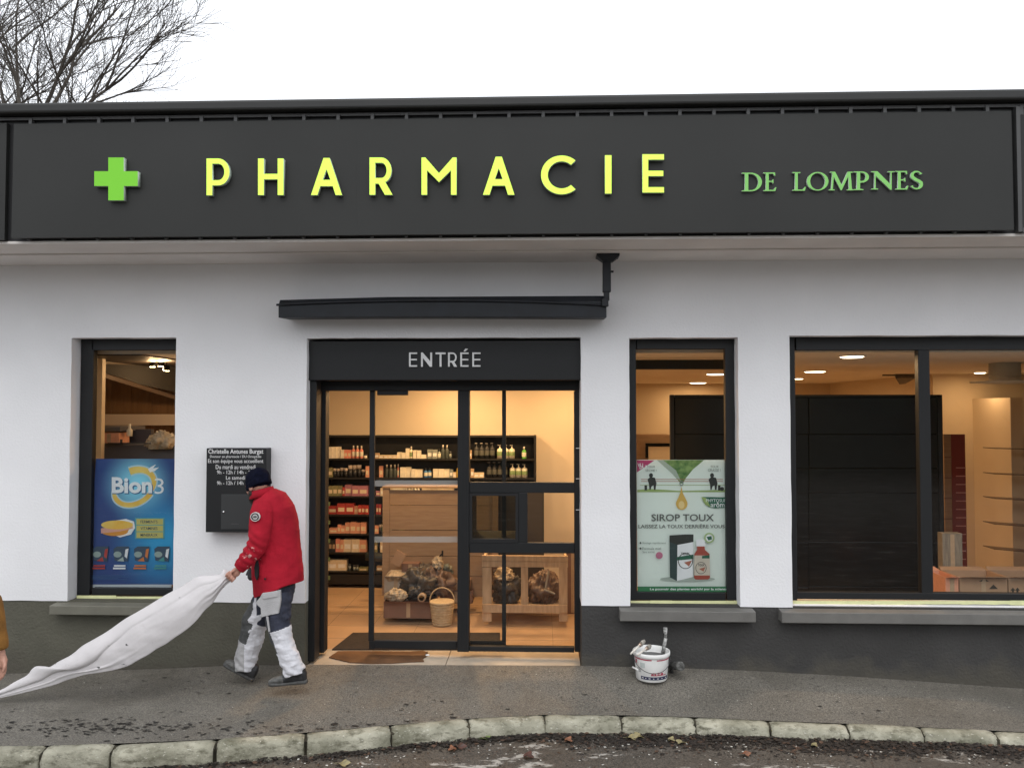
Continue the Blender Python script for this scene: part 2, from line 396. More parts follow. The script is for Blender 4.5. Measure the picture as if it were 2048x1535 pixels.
tag(lm.build('bark_litter', M['litter']), 'dark bark flakes scattered over the pavement', 'litter', kind='stuff')
tag(cm.build('grit', M['crumb']), 'pale crumbs of plaster scattered on pavement and road', 'grit', kind='stuff')
tag(bm_.build('leaf_litter', M['leafb']), 'small brown leaf scraps lying in the gutter', 'leaf litter', kind='stuff')
# larger fallen leaves
def leaf(px, py, r, col, a, label, zoff=.012, z=None):
    c = atz(px, py, ROADZ+zoff) if z is None else atz(px, py, z)
    m = MB(); n = 22; ring = []
    for k in range(n):
        t = 2*PI*k/n; rr = r*(.62+.38*abs(math.cos(2.5*t)))*(1.15 if k == 0 else 1)
        x, y = rr*math.cos(t), rr*math.sin(t)*.8; h = .25*r*math.sin(2*t+a)+.1*r
        ring.append(Vector((x*math.cos(a)-y*math.sin(a), x*math.sin(a)+y*math.cos(a), h+.004)))
    m.add(ring+[Vector((0, 0, .004))], [(k, (k+1) % n, n) for k in range(n)])
    m.tube([Vector((0, 0, .004)), Vector((-r*1.2*math.cos(a), -r*1.2*math.sin(a), .01))], .0015, 4)
    o = m.build('fallen_leaf', col); o.location = c
    tag(o, label, 'leaf', 'fallen leaves in the gutter')
ly = mat('yellow leaf', (.26, .22, .11), .6, .3, 30); lg = mat('green leaf', (.13, .17, .05), .5, .3, 30); lo = mat('orange leaf', (.20, .085, .045), .6, .3, 30); lb = mat('dark leaf', (.07, .03, .022), .5, .4, 30)
for px, py, r, c, a, l in ((970, 1476, .045, lg, .6, 'green leaf standing against the kerb joint, the only green one'), (918, 1493, .05, lb, 0, 'dark brown leaf lying flat beside the green leaf'),
        (905, 1498, .04, lo, 2, 'reddish leaf in the gutter just left of the green leaf'), (1136, 1480, .04, lo, 1, 'orange leaf close to the kerb, right of the bright joint'),
        (1262, 1475, .05, ly, .3, 'large pale yellow leaf leaning on the kerb below the bucket'), (1278, 1472, .045, ly, 2.2, 'pale yellow leaf lying over another yellow leaf below the bucket'),
        (1342, 1479, .035, ly, 1, 'small yellow leaf in the gutter dirt right of the bucket'), (1362, 1484, .035, ly, 2.7, 'curled tan leaf beside the small yellow leaf'),
        (1056, 1512, .05, lb, 1.2, 'dark plum leaf lying on the road, farthest from the kerb'), (1490, 1508, .04, lo, .2, 'orange leaf at the edge of the worn white paint'),
        (1628, 1490, .03, ly, .7, 'small pale leaf in the dirt under the right hand windows'), (684, 1527, .05, ly, .1, 'tan leaf lying on the white paint at the bottom edge')):
    leaf(px, py, r, c, a, l)
# ================================================================== BUILDING
B = thing('pharmacy_building', (0, 0, 0), 'single storey white pharmacy with dark plinth and flat black edged roof', 'building')
def wall_holes(name, m, x0, x1, z0, z1, y0, y1, holes, parent, wave=0):
    xs = sorted({x0, x1, *[h[0] for h in holes], *[h[1] for h in holes]}); zs = sorted({z0, z1, *[min(max(h[2], z0), z1) for h in holes], *[min(max(h[3], z0), z1) for h in holes]})
    def sub(v, st):
        out = [v[0]]
        for a, b in zip(v, v[1:]):
            n = max(1, int((b-a)/st)); out += [a+(b-a)*k/n for k in range(1, n+1)]
        return out
    xs = sub(xs, .08) if wave else xs; zs = sub(zs, .08) if wave else zs
    nx, nz_ = len(xs), len(zs); bm = bmesh.new(); F_, B_ = {}, {}
    def V(d, i, j, y):
        if (i, j) not in d:
            x, z = xs[i], zs[j]; q = Vector((x*6, 0, z*6))
            dx = noise.noise(q)*wave; dz = noise.noise(q+Vector((9, 3, 1)))*wave
            if i in (0, nx-1): dx = 0
            if j == nz_-1: dz = 0
            d[(i, j)] = bm.verts.new((x+dx, y+(noise.noise(q*.5)*wave if y == y0 else 0), z+dz))
        return d[(i, j)]
    solid = {}
    for i in range(nx-1):
        for j in range(nz_-1):
            cx, cz = (xs[i]+xs[i+1])/2, (zs[j]+zs[j+1])/2
            solid[i, j] = not any(h[0] < cx < h[1] and h[2] < cz < h[3] for h in holes)
    for (i, j), s in solid.items():
        if not s: continue
        bm.faces.new([V(F_, i, j, y0), V(F_, i+1, j, y0), V(F_, i+1, j+1, y0), V(F_, i, j+1, y0)])
        bm.faces.new([V(B_, i, j, y1), V(B_, i, j+1, y1), V(B_, i+1, j+1, y1), V(B_, i+1, j, y1)])
        for di, dj, a, b in ((-1, 0, (i, j), (i, j+1)), (1, 0, (i+1, j), (i+1, j+1)), (0, -1, (i, j), (i+1, j)), (0, 1, (i, j+1), (i+1, j+1))):
            if not solid.get((i+di, j+dj), False):
                bm.faces.new([V(F_, *a, y0), V(F_, *b, y0), V(B_, *b, y1), V(B_, *a, y1)])
    bmesh.ops.recalc_face_normals(bm, faces=bm.faces)
    me = bpy.data.meshes.new(name); bm.to_mesh(me); bm.free(); me.materials.append(m)
    return link(bpy.data.objects.new(name, me), parent)
def hole(x0, y0, x1, y1):
    ym, xm = (y0+y1)/2, (x0+x1)/2
    return (at(x0, ym, 0).x, at(x1, ym, 0).x, at(xm, y1, 0).z, at(xm, y0, 0).z)
ZPL = at(1024, 1209, 0).z; XL, XR = -7.0, 7.0; WT = .3
H1 = hole(139, 675, 349, 1209); H2 = hole(1259.5, 675, 1478, 1211); H3 = hole(1582, 670, 2330, 1213); HD = hole(610, 675, 1163, 1640)
H1 = (*H1[:2], ZPL-.001, H1[3]); H2 = (*H2[:2], ZPL-.001, H2[3]); H3 = (*H3[:2], ZPL-.001, H3[3]); HD = (HD[0], HD[1], -1, HD[3])
ZTOP = at(1024, 518, 0).z
wall_holes('wall', M['wall'], XL, XR, ZPL, ZTOP+.6, 0, WT, [H1, H2, H3, HD], B, .0035)
wall_holes('plinth', M['plinth_l'], XL, HD[0], -.4, ZPL, .008, WT, [], B).name = 'plinth'
wall_holes('plinth', M['plinth_r'], HD[1], XR, -.4, ZPL, .008, WT, [], B)
# sills
def sill(x0, x1, y0, y1, m=None):
    mb = MB(); a = at(x0, (y0+y1)/2, -.1); b = at(x1, (y0+y1)/2, -.1); z1 = ZPL-.004; z0 = at((x0+x1)/2, y1, -.1).z
    vs = [(a.x, -.1, z0), (b.x, -.1, z0), (b.x, -.1, z1-.012), (a.x, -.1, z1-.012), (a.x, .1, z0), (b.x, .1, z0), (b.x, .1, z1), (a.x, .1, z1)]
    mb.hexa([Vector(v) for v in vs]); return mb.build('sill', m or M['sill'], B, False, .006)
M['sill_l'] = mat('olive sill paint', (.15, .145, .115), .6, .1, 8, .15, 90)
sill(98, 372, 1207, 1230, M['sill_l']); sill(1240, 1512, 1218, 1243); sill(1564, 2345, 1221, 1249)
# soffit and roof
zs = at(1024, 482, -.86).z
mb = MB(); mb.box(XL, XR, -.45, .0, zs, zs+.02); mb.build('soffit_board', M['soffit'], B, False, .004)
mb = MB(); mb.box(XL, XR, -.83, -.455, zs+.012, zs+.035); mb.build('soffit_board', M['soffit'], B, False, .004)
ztop = at(1024, 191, -.93).z; zcap = at(1024, 213, -.93).z
mb = MB(); mb.box(XL, XR, -.83, -.74, zs+.036, zcap-.001); mb.build('fascia', M['sign'], B)
mb = MB(); mb.box(XL-.1, XR+.1, -.93, -.74, zcap, ztop); mb.build('roof_edge', M['cap'], B, False, .02, 3)
mb = MB(); mb.box(XL, XR, -.739, 9.0, zcap-.1, ztop-.03); mb.build('roof', M['cap'], B)
# fixing rail and brackets behind the sign
mb = MB(); mb.box(XL, XR, -.862, -.833, at(1024, 227.5, -.86).z, at(1024, 221.5, -.86).z); mb.build('sign_rail', M['rail'], B)
zsl1 = at(1024, 228, -.86).z; zsl0 = zs+.037
mb = MB(); mb.box(XL, XR, -.832, -.8305, zsl0, zsl1); mb.build('shadow_gap', M['frame2'], B)
k = 0
for i in range(-3, 34):
    X = at(62+68.3*i, 350, -.85).x
    mb = MB(); mb.box(X-.012, X+.012, -.872, -.833, at(1024, 243, -.87).z, zsl1+.012); mb.build('bracket', M['rail'], B)
    mb = MB(); mb.box(X-.009, X+.009, -.872, -.833, zsl0-.005, zsl0+.03); mb.build('bracket', M['rail'], B)
mb = MB(); X = at(2034, 350, -.85).x; mb.box(X-.014, X+.014, -.88, -.833, zsl0, zsl1-.001); mb.build('edge_post', M['rail'], B)
mb = MB(); mb.box(X+.02, XR, -.87, -.833, zsl0, zsl1-.02); mb.build('fascia_panel', M['sign'], B)
mb = MB(); X = at(20, 350, -.85).x; mb.box(XL, X-.02, -.87, -.833, zsl0, zsl1-.02); mb.build('fascia_panel', M['sign'], B)
# building shell behind
M['shell'] = mat('grey shell render', (.4, .4, .4), .9)
mb = MB(); mb.box(XL, XR, 8.7, 9.0, -.4, zcap-.101); mb.box(XL, XL+.25, WT+.001, 8.699, -.4, zcap-.101); mb.box(XR-.25, XR, WT+.001, 8.699, -.4, zcap-.101)
mb.build('rear_wall', M['shell'], B)
# ---------------------------------------------------------------- windows
def window(fx0, fy0, fx1, fy1, bars, panes, Y=.13):
    """frame outer rectangle and bars in picture units, panes sit 20 mm behind the face"""
    mb = MB()
    for b in bars: pbox(mb, *b, Y, .07)
    f = mb.build('window', M['frame'], B, False, .004)
    for p in panes:
        m2 = MB(); x0, y0, x1, y1 = p; a = at(x0, (y0+y1)/2, Y+.022); b = at(x1, (y0+y1)/2, Y+.022); z1 = at((x0+x1)/2, y0, Y+.022).z; z0 = at((x0+x1)/2, y1, Y+.022).z
        m2.add([(a.x, Y+.022, z0), (b.x, Y+.022, z0), (b.x, Y+.022, z1), (a.x, Y+.022, z1)], [(0, 1, 2, 3)])
        m2.build('pane', M['glass'], f)
        m3 = MB(); g = .006
        for r in ((a.x, a.x+g, z0, z1), (b.x-g, b.x, z0, z1), (a.x+g, b.x-g, z1-g, z1), (a.x+g, b.x-g, z0, z0+g)):
            m3.box(r[0], r[1], Y+.012, Y+.02, r[2], r[3])
        m3.build('glazing_seal', M['frame2'], f)
    return f
window(0, 0, 0, 0, [(158, 676, 183, 1190), (183.2, 676, 352, 700), (183.2, 1176, 348, 1190), (352.2, 676, 372, 1190)], [(180, 697, 356, 1180)])
window(0, 0, 0, 0, [(1258, 676, 1273, 1200), (1452, 676, 1473, 1200), (1273.2, 676, 1451.8, 698), (1273.2, 1184, 1451.8, 1200)], [(1271, 695, 1455, 1187)])
window(0, 0, 0, 0, [(1581, 673, 1592, 1200), (1840, 699.5, 1862, 1186), (1592.2, 673, 2302, 699.3), (1592.2, 1186.2, 2302, 1200), (2302.2, 673, 2325, 1200)], [(1590, 697, 1843, 1189), (1860, 697, 2305, 1189)])
# masking tape strips
def tape(x0, y0, x1, y1, l, Y=.112):
    mb = MB(); n = 14; vs = []
    for i in range(n+1):
        x = x0+(x1-x0)*i/n; e = random.uniform(-.8, .8)
        vs += [at(x, y0, Y), at(x, y1+e, Y-.008)]
    mb.add(vs, [(2*i, 2*i+1, 2*i+3, 2*i+2) for i in range(n)])
    o = mb.build('masking_tape', M['tape']); s = o.modifiers.new('s', 'SOLIDIFY'); s.thickness = .0015
    tag(o, l, 'tape', 'masking tape under the window frames')
tape(153, 1190, 232, 1197.5, 'wide yellow masking tape at lower left corner of the blue poster window', .110)
tape(231, 1192, 350, 1198.5, 'long yellow masking tape along the foot of the blue poster window')
tape(1261, 1200.5, 1474, 1209, 'yellow masking tape strip under the cough syrup poster window')
tape(1300, 1200, 1344, 1207, 'short bright overlap of tape under the cough syrup poster window', .108)
tape(1586, 1200.5, 1812, 1208, 'yellow masking tape under the left half of the wide window')
tape(1808, 1200.5, 2022, 1208, 'yellow masking tape under the right half of the wide window')
tape(2020, 1200, 2290, 1209, 'bright yellow masking tape at the far end of the wide window', .109)
# white filler ledge beneath the frames, above the sills
for a, b, yt in ((1262, 1475, 1209.5), (1585, 2320, 1210), (150, 349, 1198)):
    mb = MB(); yv = 1206; X0 = at(a, yv, .07).x; X1 = at(b, yv, .07).x
    mb.box(X0, X1, .055, .3, ZPL-.003, at((a+b)/2, yt, .10).z); mb.build('window_ledge', M['wall'], B)
# ---------------------------------------------------------------- entrance
one('door_header', M['frame'], B, [(617, 681, 1162, 760, .06, .25)], .006)
one('jamb', M['frame'], B, [(617, 760, 631, 1322, .10, .16)], .004)
one('jamb', M['frame'], B, [(629, 762, 650, 1305, .30, .12)], .004)
one('jamb', M['frame'], B, [(1149, 781, 1163, 1303, .30, .1)], .004)
one('door_track', M['frame'], B, [(630, 762, 1163, 780.5, .29, .16)], .004)
one('door_post', M['frame'], B, [(915, 780.8, 938, 1303, .285, .12)], .004)
for r_ in ((919, 781, 922, 1302, .281, .003), (929, 781, 932, 1302, .281, .003)): one('groove', M['frame2'], B, [r_])
D = one('sliding_door', M['frame'], B, [(738, 781, 748, 1281, .35, .04), (748.3, 1281, 914, 1297, .35, .04), (738, 1281.3, 748.1, 1297, .35, .04)], .003)
def pane(parent, x0, y0, x1, y1, Y, m=None):
    mb = MB(); mb.add([at(x0, y1, Y), at(x1, y1, Y), at(x1, y0, Y), at(x0, y0, Y)], [(0, 1, 2, 3)]); return mb.build('pane', m or M['glass'], parent)
pane(D, 747, 779, 916, 1283, .37)
M['film'] = glass_mat('frosted band', (.8, .8, .8))
def film_mat():
    m = bpy.data.materials.new('frosted film'); m.use_nodes = True; t = m.node_tree; p = t.nodes['Principled BSDF']
    p.inputs['Base Color'].default_value = (.5, .48, .44, 1); p.inputs['Alpha'].default_value = .5; p.inputs['Roughness'].default_value = .8; return m
M['film'] = film_mat()
for a, b in ((960, 972), (1072, 1084)):
    mb = MB(); mb.add([at(748, b, .365), at(915, b, .365), at(915, a, .365), at(748, a, .365)], [(0, 1, 2, 3)]); mb.build('frosted_band', M['film'], D)
S = one('sidelight', M['frame'], B, [(938.3, 964, 1148.7, 985, .30, .06), (938.3, 1085, 1148.7, 1105.5, .30, .06), (1037, 985.01, 1055, 1084.99, .30, .06)], .003)
one('bottom_rail', M['frame'], S, [(938.3, 1293, 1148.7, 1303, .30, .06)], .003)
for r in ((938, 780, 1149, 965), (1054, 984, 1149, 1086), (938, 1105, 1149, 1294)): pane(S, *r, .33)
Hh = one('hatch', M['frame2'], B, [(938.5, 985.4, 944, 1084.6, .295, .5), (1031, 985.4, 1036.8, 1084.6, .295, .5), (944.1, 985.4, 1030.9, 991, .295, .5), (944.1, 1077.5, 1030.9, 1084.6, .295, .5)])
pane(Hh, 943, 990, 1032, 1079, .34, M['glass_smoke'])
one('inner_door', M['frame'], B, [(1004, 781, 1012, 1291, .42, .03), (938, 1281, 1004.01, 1291, .42, .03)])
one('door_sensor', M['frame2'], B, [(754, 780.8, 815, 790, .27, .05)], .006)
for yy in (896, 957, 1019):
    mb = MB(); a = at(1152, yy, .29); mb.tube([a, a+Vector((.04, -.02, .003))], .003, 6); mb.build('screw', M['white'], B)
# threshold
for x0, x1 in ((603, 887), (888, 1163)):
    mb = MB(); X0 = at(x0, 1320, 0).x; X1 = at(x1, 1320, 0).x; mb.box(max(X0, HD[0]+.002), min(X1, HD[1]-.002), -.02, .55, -.2, .0)
    mb.build('threshold_slab', M['stone'], B, False, .004)
one('door_header_lettering', M['entree'], B, [(0, 0, .01, .01, 5, .001)]).hide_render = False
bpy.data.objects.remove(bpy.data.objects['door_header_lettering'])
# ENTREE: glyph outlines on a 0..w x 0..1 grid
def stroke(pts, wd, closed=False):
    """outline polygon of an open polyline of width wd (numbers or list)"""
    n = len(pts); L, R = [], []
    for i in range(n):
        a = Vector(pts[max(i-1, 0)]); b = Vector(pts[min(i+1, n-1)]); t = (b-a).normalized(); nn = Vector((-t.y, t.x))
        h = (wd[i] if hasattr(wd, '__len__') else wd)/2; p = Vector(pts[i]); L.append(tuple(p+nn*h)); R.append(tuple(p-nn*h))
    return L+R[::-1]
def rc(x0, y0, x1, y1): return [(x0, y0), (x1, y0), (x1, y1), (x0, y1)]
def glyph(ch, s=.19):
    if ch == 'I': return [rc(0, 0, s, 1)], s
    if ch == 'E': return [[(0, 0), (.62, 0), (.62, s*.85), (s, s*.85), (s, .5-s*.42), (.6, .5-s*.42), (.6, .5+s*.42), (s, .5+s*.42), (s, 1-s*.85), (.62, 1-s*.85), (.62, 1), (0, 1)]], .62
    if ch == 'H': return [[(0, 0), (s, 0), (s, .43), (.72-s, .43), (.72-s, 0), (.72, 0), (.72, 1), (.72-s, 1), (.72-s, .43+s*.9), (s, .43+s*.9), (s, 1), (0, 1)]], .72
    if ch == 'T': return [[(.33-s/2, 0), (.33+s/2, 0), (.33+s/2, 1-s), (.66, 1-s), (.66, 1), (0, 1), (0, 1-s), (.33-s/2, 1-s)]], .66
    if ch == 'N': return [[(0, 0), (s, 0), (s, .62), (.72-s*.9, 0), (.76, 0), (.76, 1), (.76-s, 1), (.76-s, .38), (s*.9, 1), (0, 1)]], .76
    if ch == 'A':
        w_ = .84; return [[(0, 0), (s*1.05, 0), (.25, .24), (w_-.25, .24), (w_-s*1.05, 0), (w_, 0), (w_/2+s*.5, 1), (w_/2-s*.5, 1)], [(.315, .41), (w_-.315, .41), (w_/2, .70)]], w_
    if ch == 'M':
        w_ = .94; return [[(0, 0), (s*.9, 0), (s*.9, .66), (w_/2, .34), (w_-s*.9, .66), (w_-s*.9, 0), (w_, 0), (w_, 1), (w_-s*.62, 1), (w_/2, .58), (s*.62, 1), (0, 1)]], w_
    if ch == 'P':
        o = [(0, 0), (s, 0), (s, .27)]+[(p[0], p[1]) for p in arcu(.34, .635, .32, .365, -90, 90)]+[(0, 1)]
        h = [(s, .27+s*.85)]+arcu(.34, .635, .32-s*.9, .365-s*.85, -90, 90)+[(s, 1-s*.85)]
        return [o, h], .66
    if ch == 'R':
        o = [(0, 0), (s, 0), (s, .30), (.26, .30), (.44, 0), (.66, 0), (.45, .345)]+arcu(.34, .655, .29, .345, -60, 90)+[(0, 1)]
        h = [(s, .31+s*.85)]+arcu(.34, .655, .29-s*.85, .345-s*.85, -90, 90)+[(s, 1-s*.85)]
        return [o, h], .66
    if ch == 'C':
        return [arcu(.5, .5, .5, .52, 48, 312, 30)+arcu(.5, .5, .5-s, .52-s*.95, 312, 48, 30)], .9
def arcu(cx, cy, rx, ry, a0, a1, n=14):
    return [(cx+rx*math.cos(math.radians(a0+(a1-a0)*i/n)), cy+ry*math.sin(math.radians(a0+(a1-a0)*i/n))) for i in range(n+1)]
def put_glyph(ch, x0, x1, y0, y1, Y, th, mats, parent, name='letter', s=.19, side=0, G=glyph):
    outs, wd = G(ch, s) if G is glyph else G(ch)
    xs_ = [p[0] for o in outs for p in o]; ys_ = [p[1] for o in outs for p in o]; a, b = min(xs_), max(xs_); lo, hi = min(ys_), max(ys_)
    return outline_mesh(name, [[(x0+(p[0]-a)/(b-a)*(x1-x0), y1+(p[1]-lo)/(hi-lo)*(y0-y1)) for p in o] for o in outs], Y, th, mats, parent, side=side)
et = thing('entrance_sign', (at(890, 720, .04)), 'white raised ENTRÉE lettering on the dark panel over the door', 'lettering')
for ch, a, b in (('E', 818, 834), ('N', 842, 864), ('T', 871, 891), ('R', 896, 914), ('E', 920.5, 937), ('E', 944.5, 961)):
    put_glyph(ch, a, b, 704.5, 733, .045, .014, M['entree'], et, s=.125)
outline_mesh('accent', [[(927, 702), (931, 696.5), (936, 697.5), (930, 702.5)]], .045, .014, M['entree'], et)
# ---------------------------------------------------------------- the big sign
sg = thing('shop_sign', at(1024, 470, -.9), 'long charcoal fascia sign with green cross and lit yellow PHARMACIE letters', 'sign')
SY = -.905
a = [at(22.5, 474.5, SY), at(2028, 460.5, SY), at(2021, 221.5, SY+.03), at(29.5, 250, SY+.03)]
zb = (a[0].z+a[1].z)/2; zt = (a[2].z+a[3].z)/2
cuts = [0, (at(713, 400, SY).x-a[0].x)/(a[1].x-a[0].x), (at(1400, 400, SY).x-a[0].x)/(a[1].x-a[0].x), 1]
for k in range(3):      # three folded panels with hairline joints between them
    u, v = cuts[k], cuts[k+1]-(.000015 if k < 2 else 0); e = .0004*k
    b0, b1 = a[0].x+(a[1].x-a[0].x)*u, a[0].x+(a[1].x-a[0].x)*v; t0, t1 = a[3].x+(a[2].x-a[3].x)*u, a[3].x+(a[2].x-a[3].x)*v
    mb = MB(); mb.hexa([Vector((b0, SY+e, zb)), Vector((b1, SY+e, zb)), Vector((t1, SY+.02+e, zt)), Vector((t0, SY+.02+e, zt)),
         Vector((b0, SY+.03, zb)), Vector((b1, SY+.03, zb)), Vector((t1, SY+.05, zt)), Vector((t0, SY+.05, zt))])
    mb.build('board', M['sign'], sg)
LT = .045; LY = SY-LT+.012
for ch, x0, x1, y0, y1 in (('P', 413, 459, 317, 390.5), ('H', 516, 567, 317, 390), ('A', 622, 684, 316, 390), ('R', 739, 785, 315, 389.5), ('M', 843, 913, 315, 389.5), ('A', 966, 1029, 313.5, 389.5), ('C', 1082, 1151, 311, 388.5), ('I', 1210, 1223, 310.5, 387), ('E', 1285, 1328, 308.5, 385)):
    put_glyph(ch, x0, x1, y0, y1, LY, LT, [M['letter'], M['letter_side']], sg, side=1, s=.165)
cxp = [(216.5, 315), (247.5, 315), (247.5, 342.5), (275.5, 342.5), (275.5, 372), (247.5, 372), (247.5, 400.5), (216.5, 400.5), (216.5, 372), (188.5, 372), (188.5, 342.5), (216.5, 342.5)]
outline_mesh('cross', [cxp], LY, LT, [M['green'], M['letter_side']], sg, side=1)
def serif(ch):
    """roman capitals with serifs, unit height"""
    T, t = .135, .055
    def sf(x, y, l=.1, r=.1, up=True):          # small slab serif
        return (x-l, y), (x+r, y)
    if ch == 'L': return [[(0, 0), (.62, 0), (.68, .2), (.62, .2), (.52, .06), (.27, .06), (.27, .94), (.4, .96), (.4, 1), (0, 1), (0, .96), (.13, .94), (.13, .06), (0, .04)]], .66
    if ch == 'E': return [[(0, 0), (.58, 0), (.64, .2), (.58, .2), (.5, .06), (.26, .06), (.26, .49), (.42, .49), (.46, .42), (.49, .42), (.49, .63), (.46, .63), (.42, .55), (.26, .55), (.26, .94), (.48, .94), (.54, .83), (.58, .83), (.57, 1), (0, 1), (0, .96), (.12, .94), (.12, .06), (0, .04)]], .62
    if ch == 'D': return [[(0, 0)]+arcu(.36, .5, .46, .5, -90, 90, 16)+[(0, 1), (0, .96), (.12, .94), (.12, .06), (0, .04)], [(.26, .06)]+arcu(.36, .5, .31, .44, -90, 90, 16)+[(.26, .94)]], .82
    if ch == 'O': return [arcu(.5, .5, .5, .52, 0, 352, 28), arcu(.5, .5, .35, .465, 12, 364, 28)], 1
    if ch == 'P': return [[(0, 0), (.4, 0), (.4, .04), (.26, .06), (.26, .42)]+arcu(.33, .70, .3, .30, -100, 90, 14)+[(0, 1), (0, .96), (.12, .94), (.12, .06), (0, .04)], [(.26, .49)]+arcu(.33, .715, .17, .225, -90, 90, 12)+[(.26, .94)]], .63
    if ch == 'M': return [[(0, 0), (.26, 0), (.26, .04), (.17, .06), (.22, .74), (.53, 0), (.57, 0), (.87, .76), (.9, .06), (.8, .04), (.8, 0), (1.12, 0), (1.12, .04), (1.03, .06), (.97, .94), (1.08, .96), (1.08, 1), (.84, 1), (.57, .28), (.28, 1), (.06, 1), (.06, .96), (.15, .94), (.10, .06), (0, .04)]], 1.12
    if ch == 'N': return [[(0, 0), (.27, 0), (.27, .04), (.17, .06), (.17, .76), (.76, -.02), (.81, -.02), (.81, .94), (.92, .96), (.92, 1), (.66, 1), (.66, .96), (.76, .94), (.76, .28), (.24, 1), (0, 1), (0, .96), (.12, .93), (.12, .06), (0, .04)]], .92
    if ch == 'S':
        ctr = arcu(.27, .76, .19, .215, 20, 200, 10)+[(.14, .62), (.24, .53), (.36, .45), (.45, .36)]+arcu(.26, .25, .2, .22, 15, -165, 10)
        n = len(ctr); wd = [.05+.1*math.sin(PI*i/(n-1))**2 for i in range(n)]; wd[0] = wd[-1] = .12
        return [stroke(ctr, wd)], .5
for ch, x0, x1 in (('D', 1484, 1524), ('E', 1527, 1553), ('L', 1585, 1612), ('O', 1614, 1657), ('M', 1658, 1708), ('P', 1708, 1738), ('N', 1743, 1789), ('E', 1791, 1817), ('S', 1821, 1846)):
    dy = -(x0-1484)*.0115
    put_glyph(ch, x0, x1, 345.5+dy, 382.5+dy, SY-.012, .028, [M['green2'], M['letter_side']], sg, G=serif, side=1)
# ---------------------------------------------------------------- awning box and its bracket
aw = thing('awning_box', at(885, 635, -.3), 'long blue black awning cassette above the entrance hung from a bracket', 'awning')
AY = -.30; n = 24; rings = []
for i in range(n+1):
    px = 557+(1213-557)*i/n; s = i/n
    ztp = at(px, 603-14*math.sin(PI*min(1, s*1.15))**.8 if s < .85 else 592+2*(s-.85), AY).z; bo = at(px, 635-1.5*math.sin(PI*s), AY).z; X = at(px, 615, AY).x
    ztp = at(885, 597-5*min(1, s*3), AY).z
    rings.append([Vector((X, AY, bo)), Vector((X, AY-.004, ztp-.05)), Vector((X, AY+.03, ztp)), Vector((X, AY+.27, ztp+.01)), Vector((X, AY+.28, bo+.015))])
mb = MB(); mb.loft(rings); mb.build('cassette', M['awn'], aw, False, .004)
mb = MB(); pts = []
for i in range(n+1):
    s = i/n; px = 553+(1217-553)*s; pts.append(at(px, 609.5-9*math.sin(PI*s)**.8+2*(s > .6)*(s-.6), AY-.016))
mb.tube(pts, .009, 8); mb.build('front_bar', M['awn'], aw, True)
mb = MB(); 
pbox(mb, 1206, 520, 1222, 583, -.32, .065); pbox(mb, 1208, 583, 1219, 600, -.315, .05)
mb.build('drop_arm', M['awn'], aw, False, .004)
mb = MB(); c = at(1215, 515, -.29); zz = zs-.001
mb.hexa([Vector((c.x-.04, -.33, zz-.055)), Vector((c.x+.04, -.33, zz-.055)), Vector((c.x+.085, -.36, zz-.018)), Vector((c.x-.085, -.36, zz-.018)), Vector((c.x-.04, -.25, zz-.055)), Vector((c.x+.04, -.25, zz-.055)), Vector((c.x+.085, -.22, zz-.018)), Vector((c.x-.085, -.22, zz-.018))])
mb.box(c.x-.09, c.x+.09, -.37, -.21, zz-.018, zz); mb.build('mounting_plate', M['awn'], aw)
mb = MB(); a = at(1224, 543, -.29); mb.tube([a-Vector((.03, 0, 0)), a+Vector((.012, 0, 0))], .009, 6); mb.build('bolt', M['awn'], aw)
mb = MB(); pbox(mb, 1204, 596, 1217, 612, -.335, .06); mb.build('arm_clamp', M['awn'], aw, False, .004)
# ================================================================== NOTICE BOX
nb = thing('notice_box', (at(474, 1065, -.12)), 'dark grey wall letterbox with white opening hours lettering', 'letterbox')
NY_ = -.125
mb = MB(); pbox(mb, 412, 896, 532, 1064, NY_, .124); mb.build('case', M['frame'], nb, False, .004)
one('slot', M['frame2'], nb, [(443, 980, 512, 986.5, NY_-.0015, .01)])
one('door', mat('letterbox door', (.034, .036, .037), .45), nb, [(442, 988, 512, 1058, NY_-.004, .01)], .002)
mb = MB(); c = at(447.5, 1023, NY_-.006); mb.lathe((0, 0, 0), [(0, 0), (.009, 0), (.009, .006), (.004, .008), (0, .008)], 12, 0, Matrix.Translation(c) @ Matrix.Rotation(PI/2, 4, 'X'))
mb.build('lock', mat('chrome', (.7, .7, .7), .25, metal=1), nb, True)
one('maker_mark', M['rail'], nb, [(462, 1046.4, 477, 1047.8, NY_-.005, .002)])
for body, x0, x1, y0, y1, bo in (('Christelle Antunes Burgat', 416.5, 526.5, 897.5, 909.5, .012), ('Docteur en pharmacie / DU Ortopédie', 420, 522.5, 909.8, 916.5, .0), ('Et son équipe vous accueillent', 416, 526.5, 917.5, 927.5, .0),
        ('Du mardi au vendredi', 431.5, 511, 929, 937.5, .0), ('9h - 12h / 14h - 19h', 434, 509, 940, 947.5, .0), ('Le samedi', 452, 490, 951, 958.5, .0), ('9h - 12h / 14h - 19h', 434, 509, 961.5, 969, .0)):
    text('lettering', body, x0, y0, x1, y1, NY_-.0015, .002, M['entree'], nb, bold=bo, reso=2)
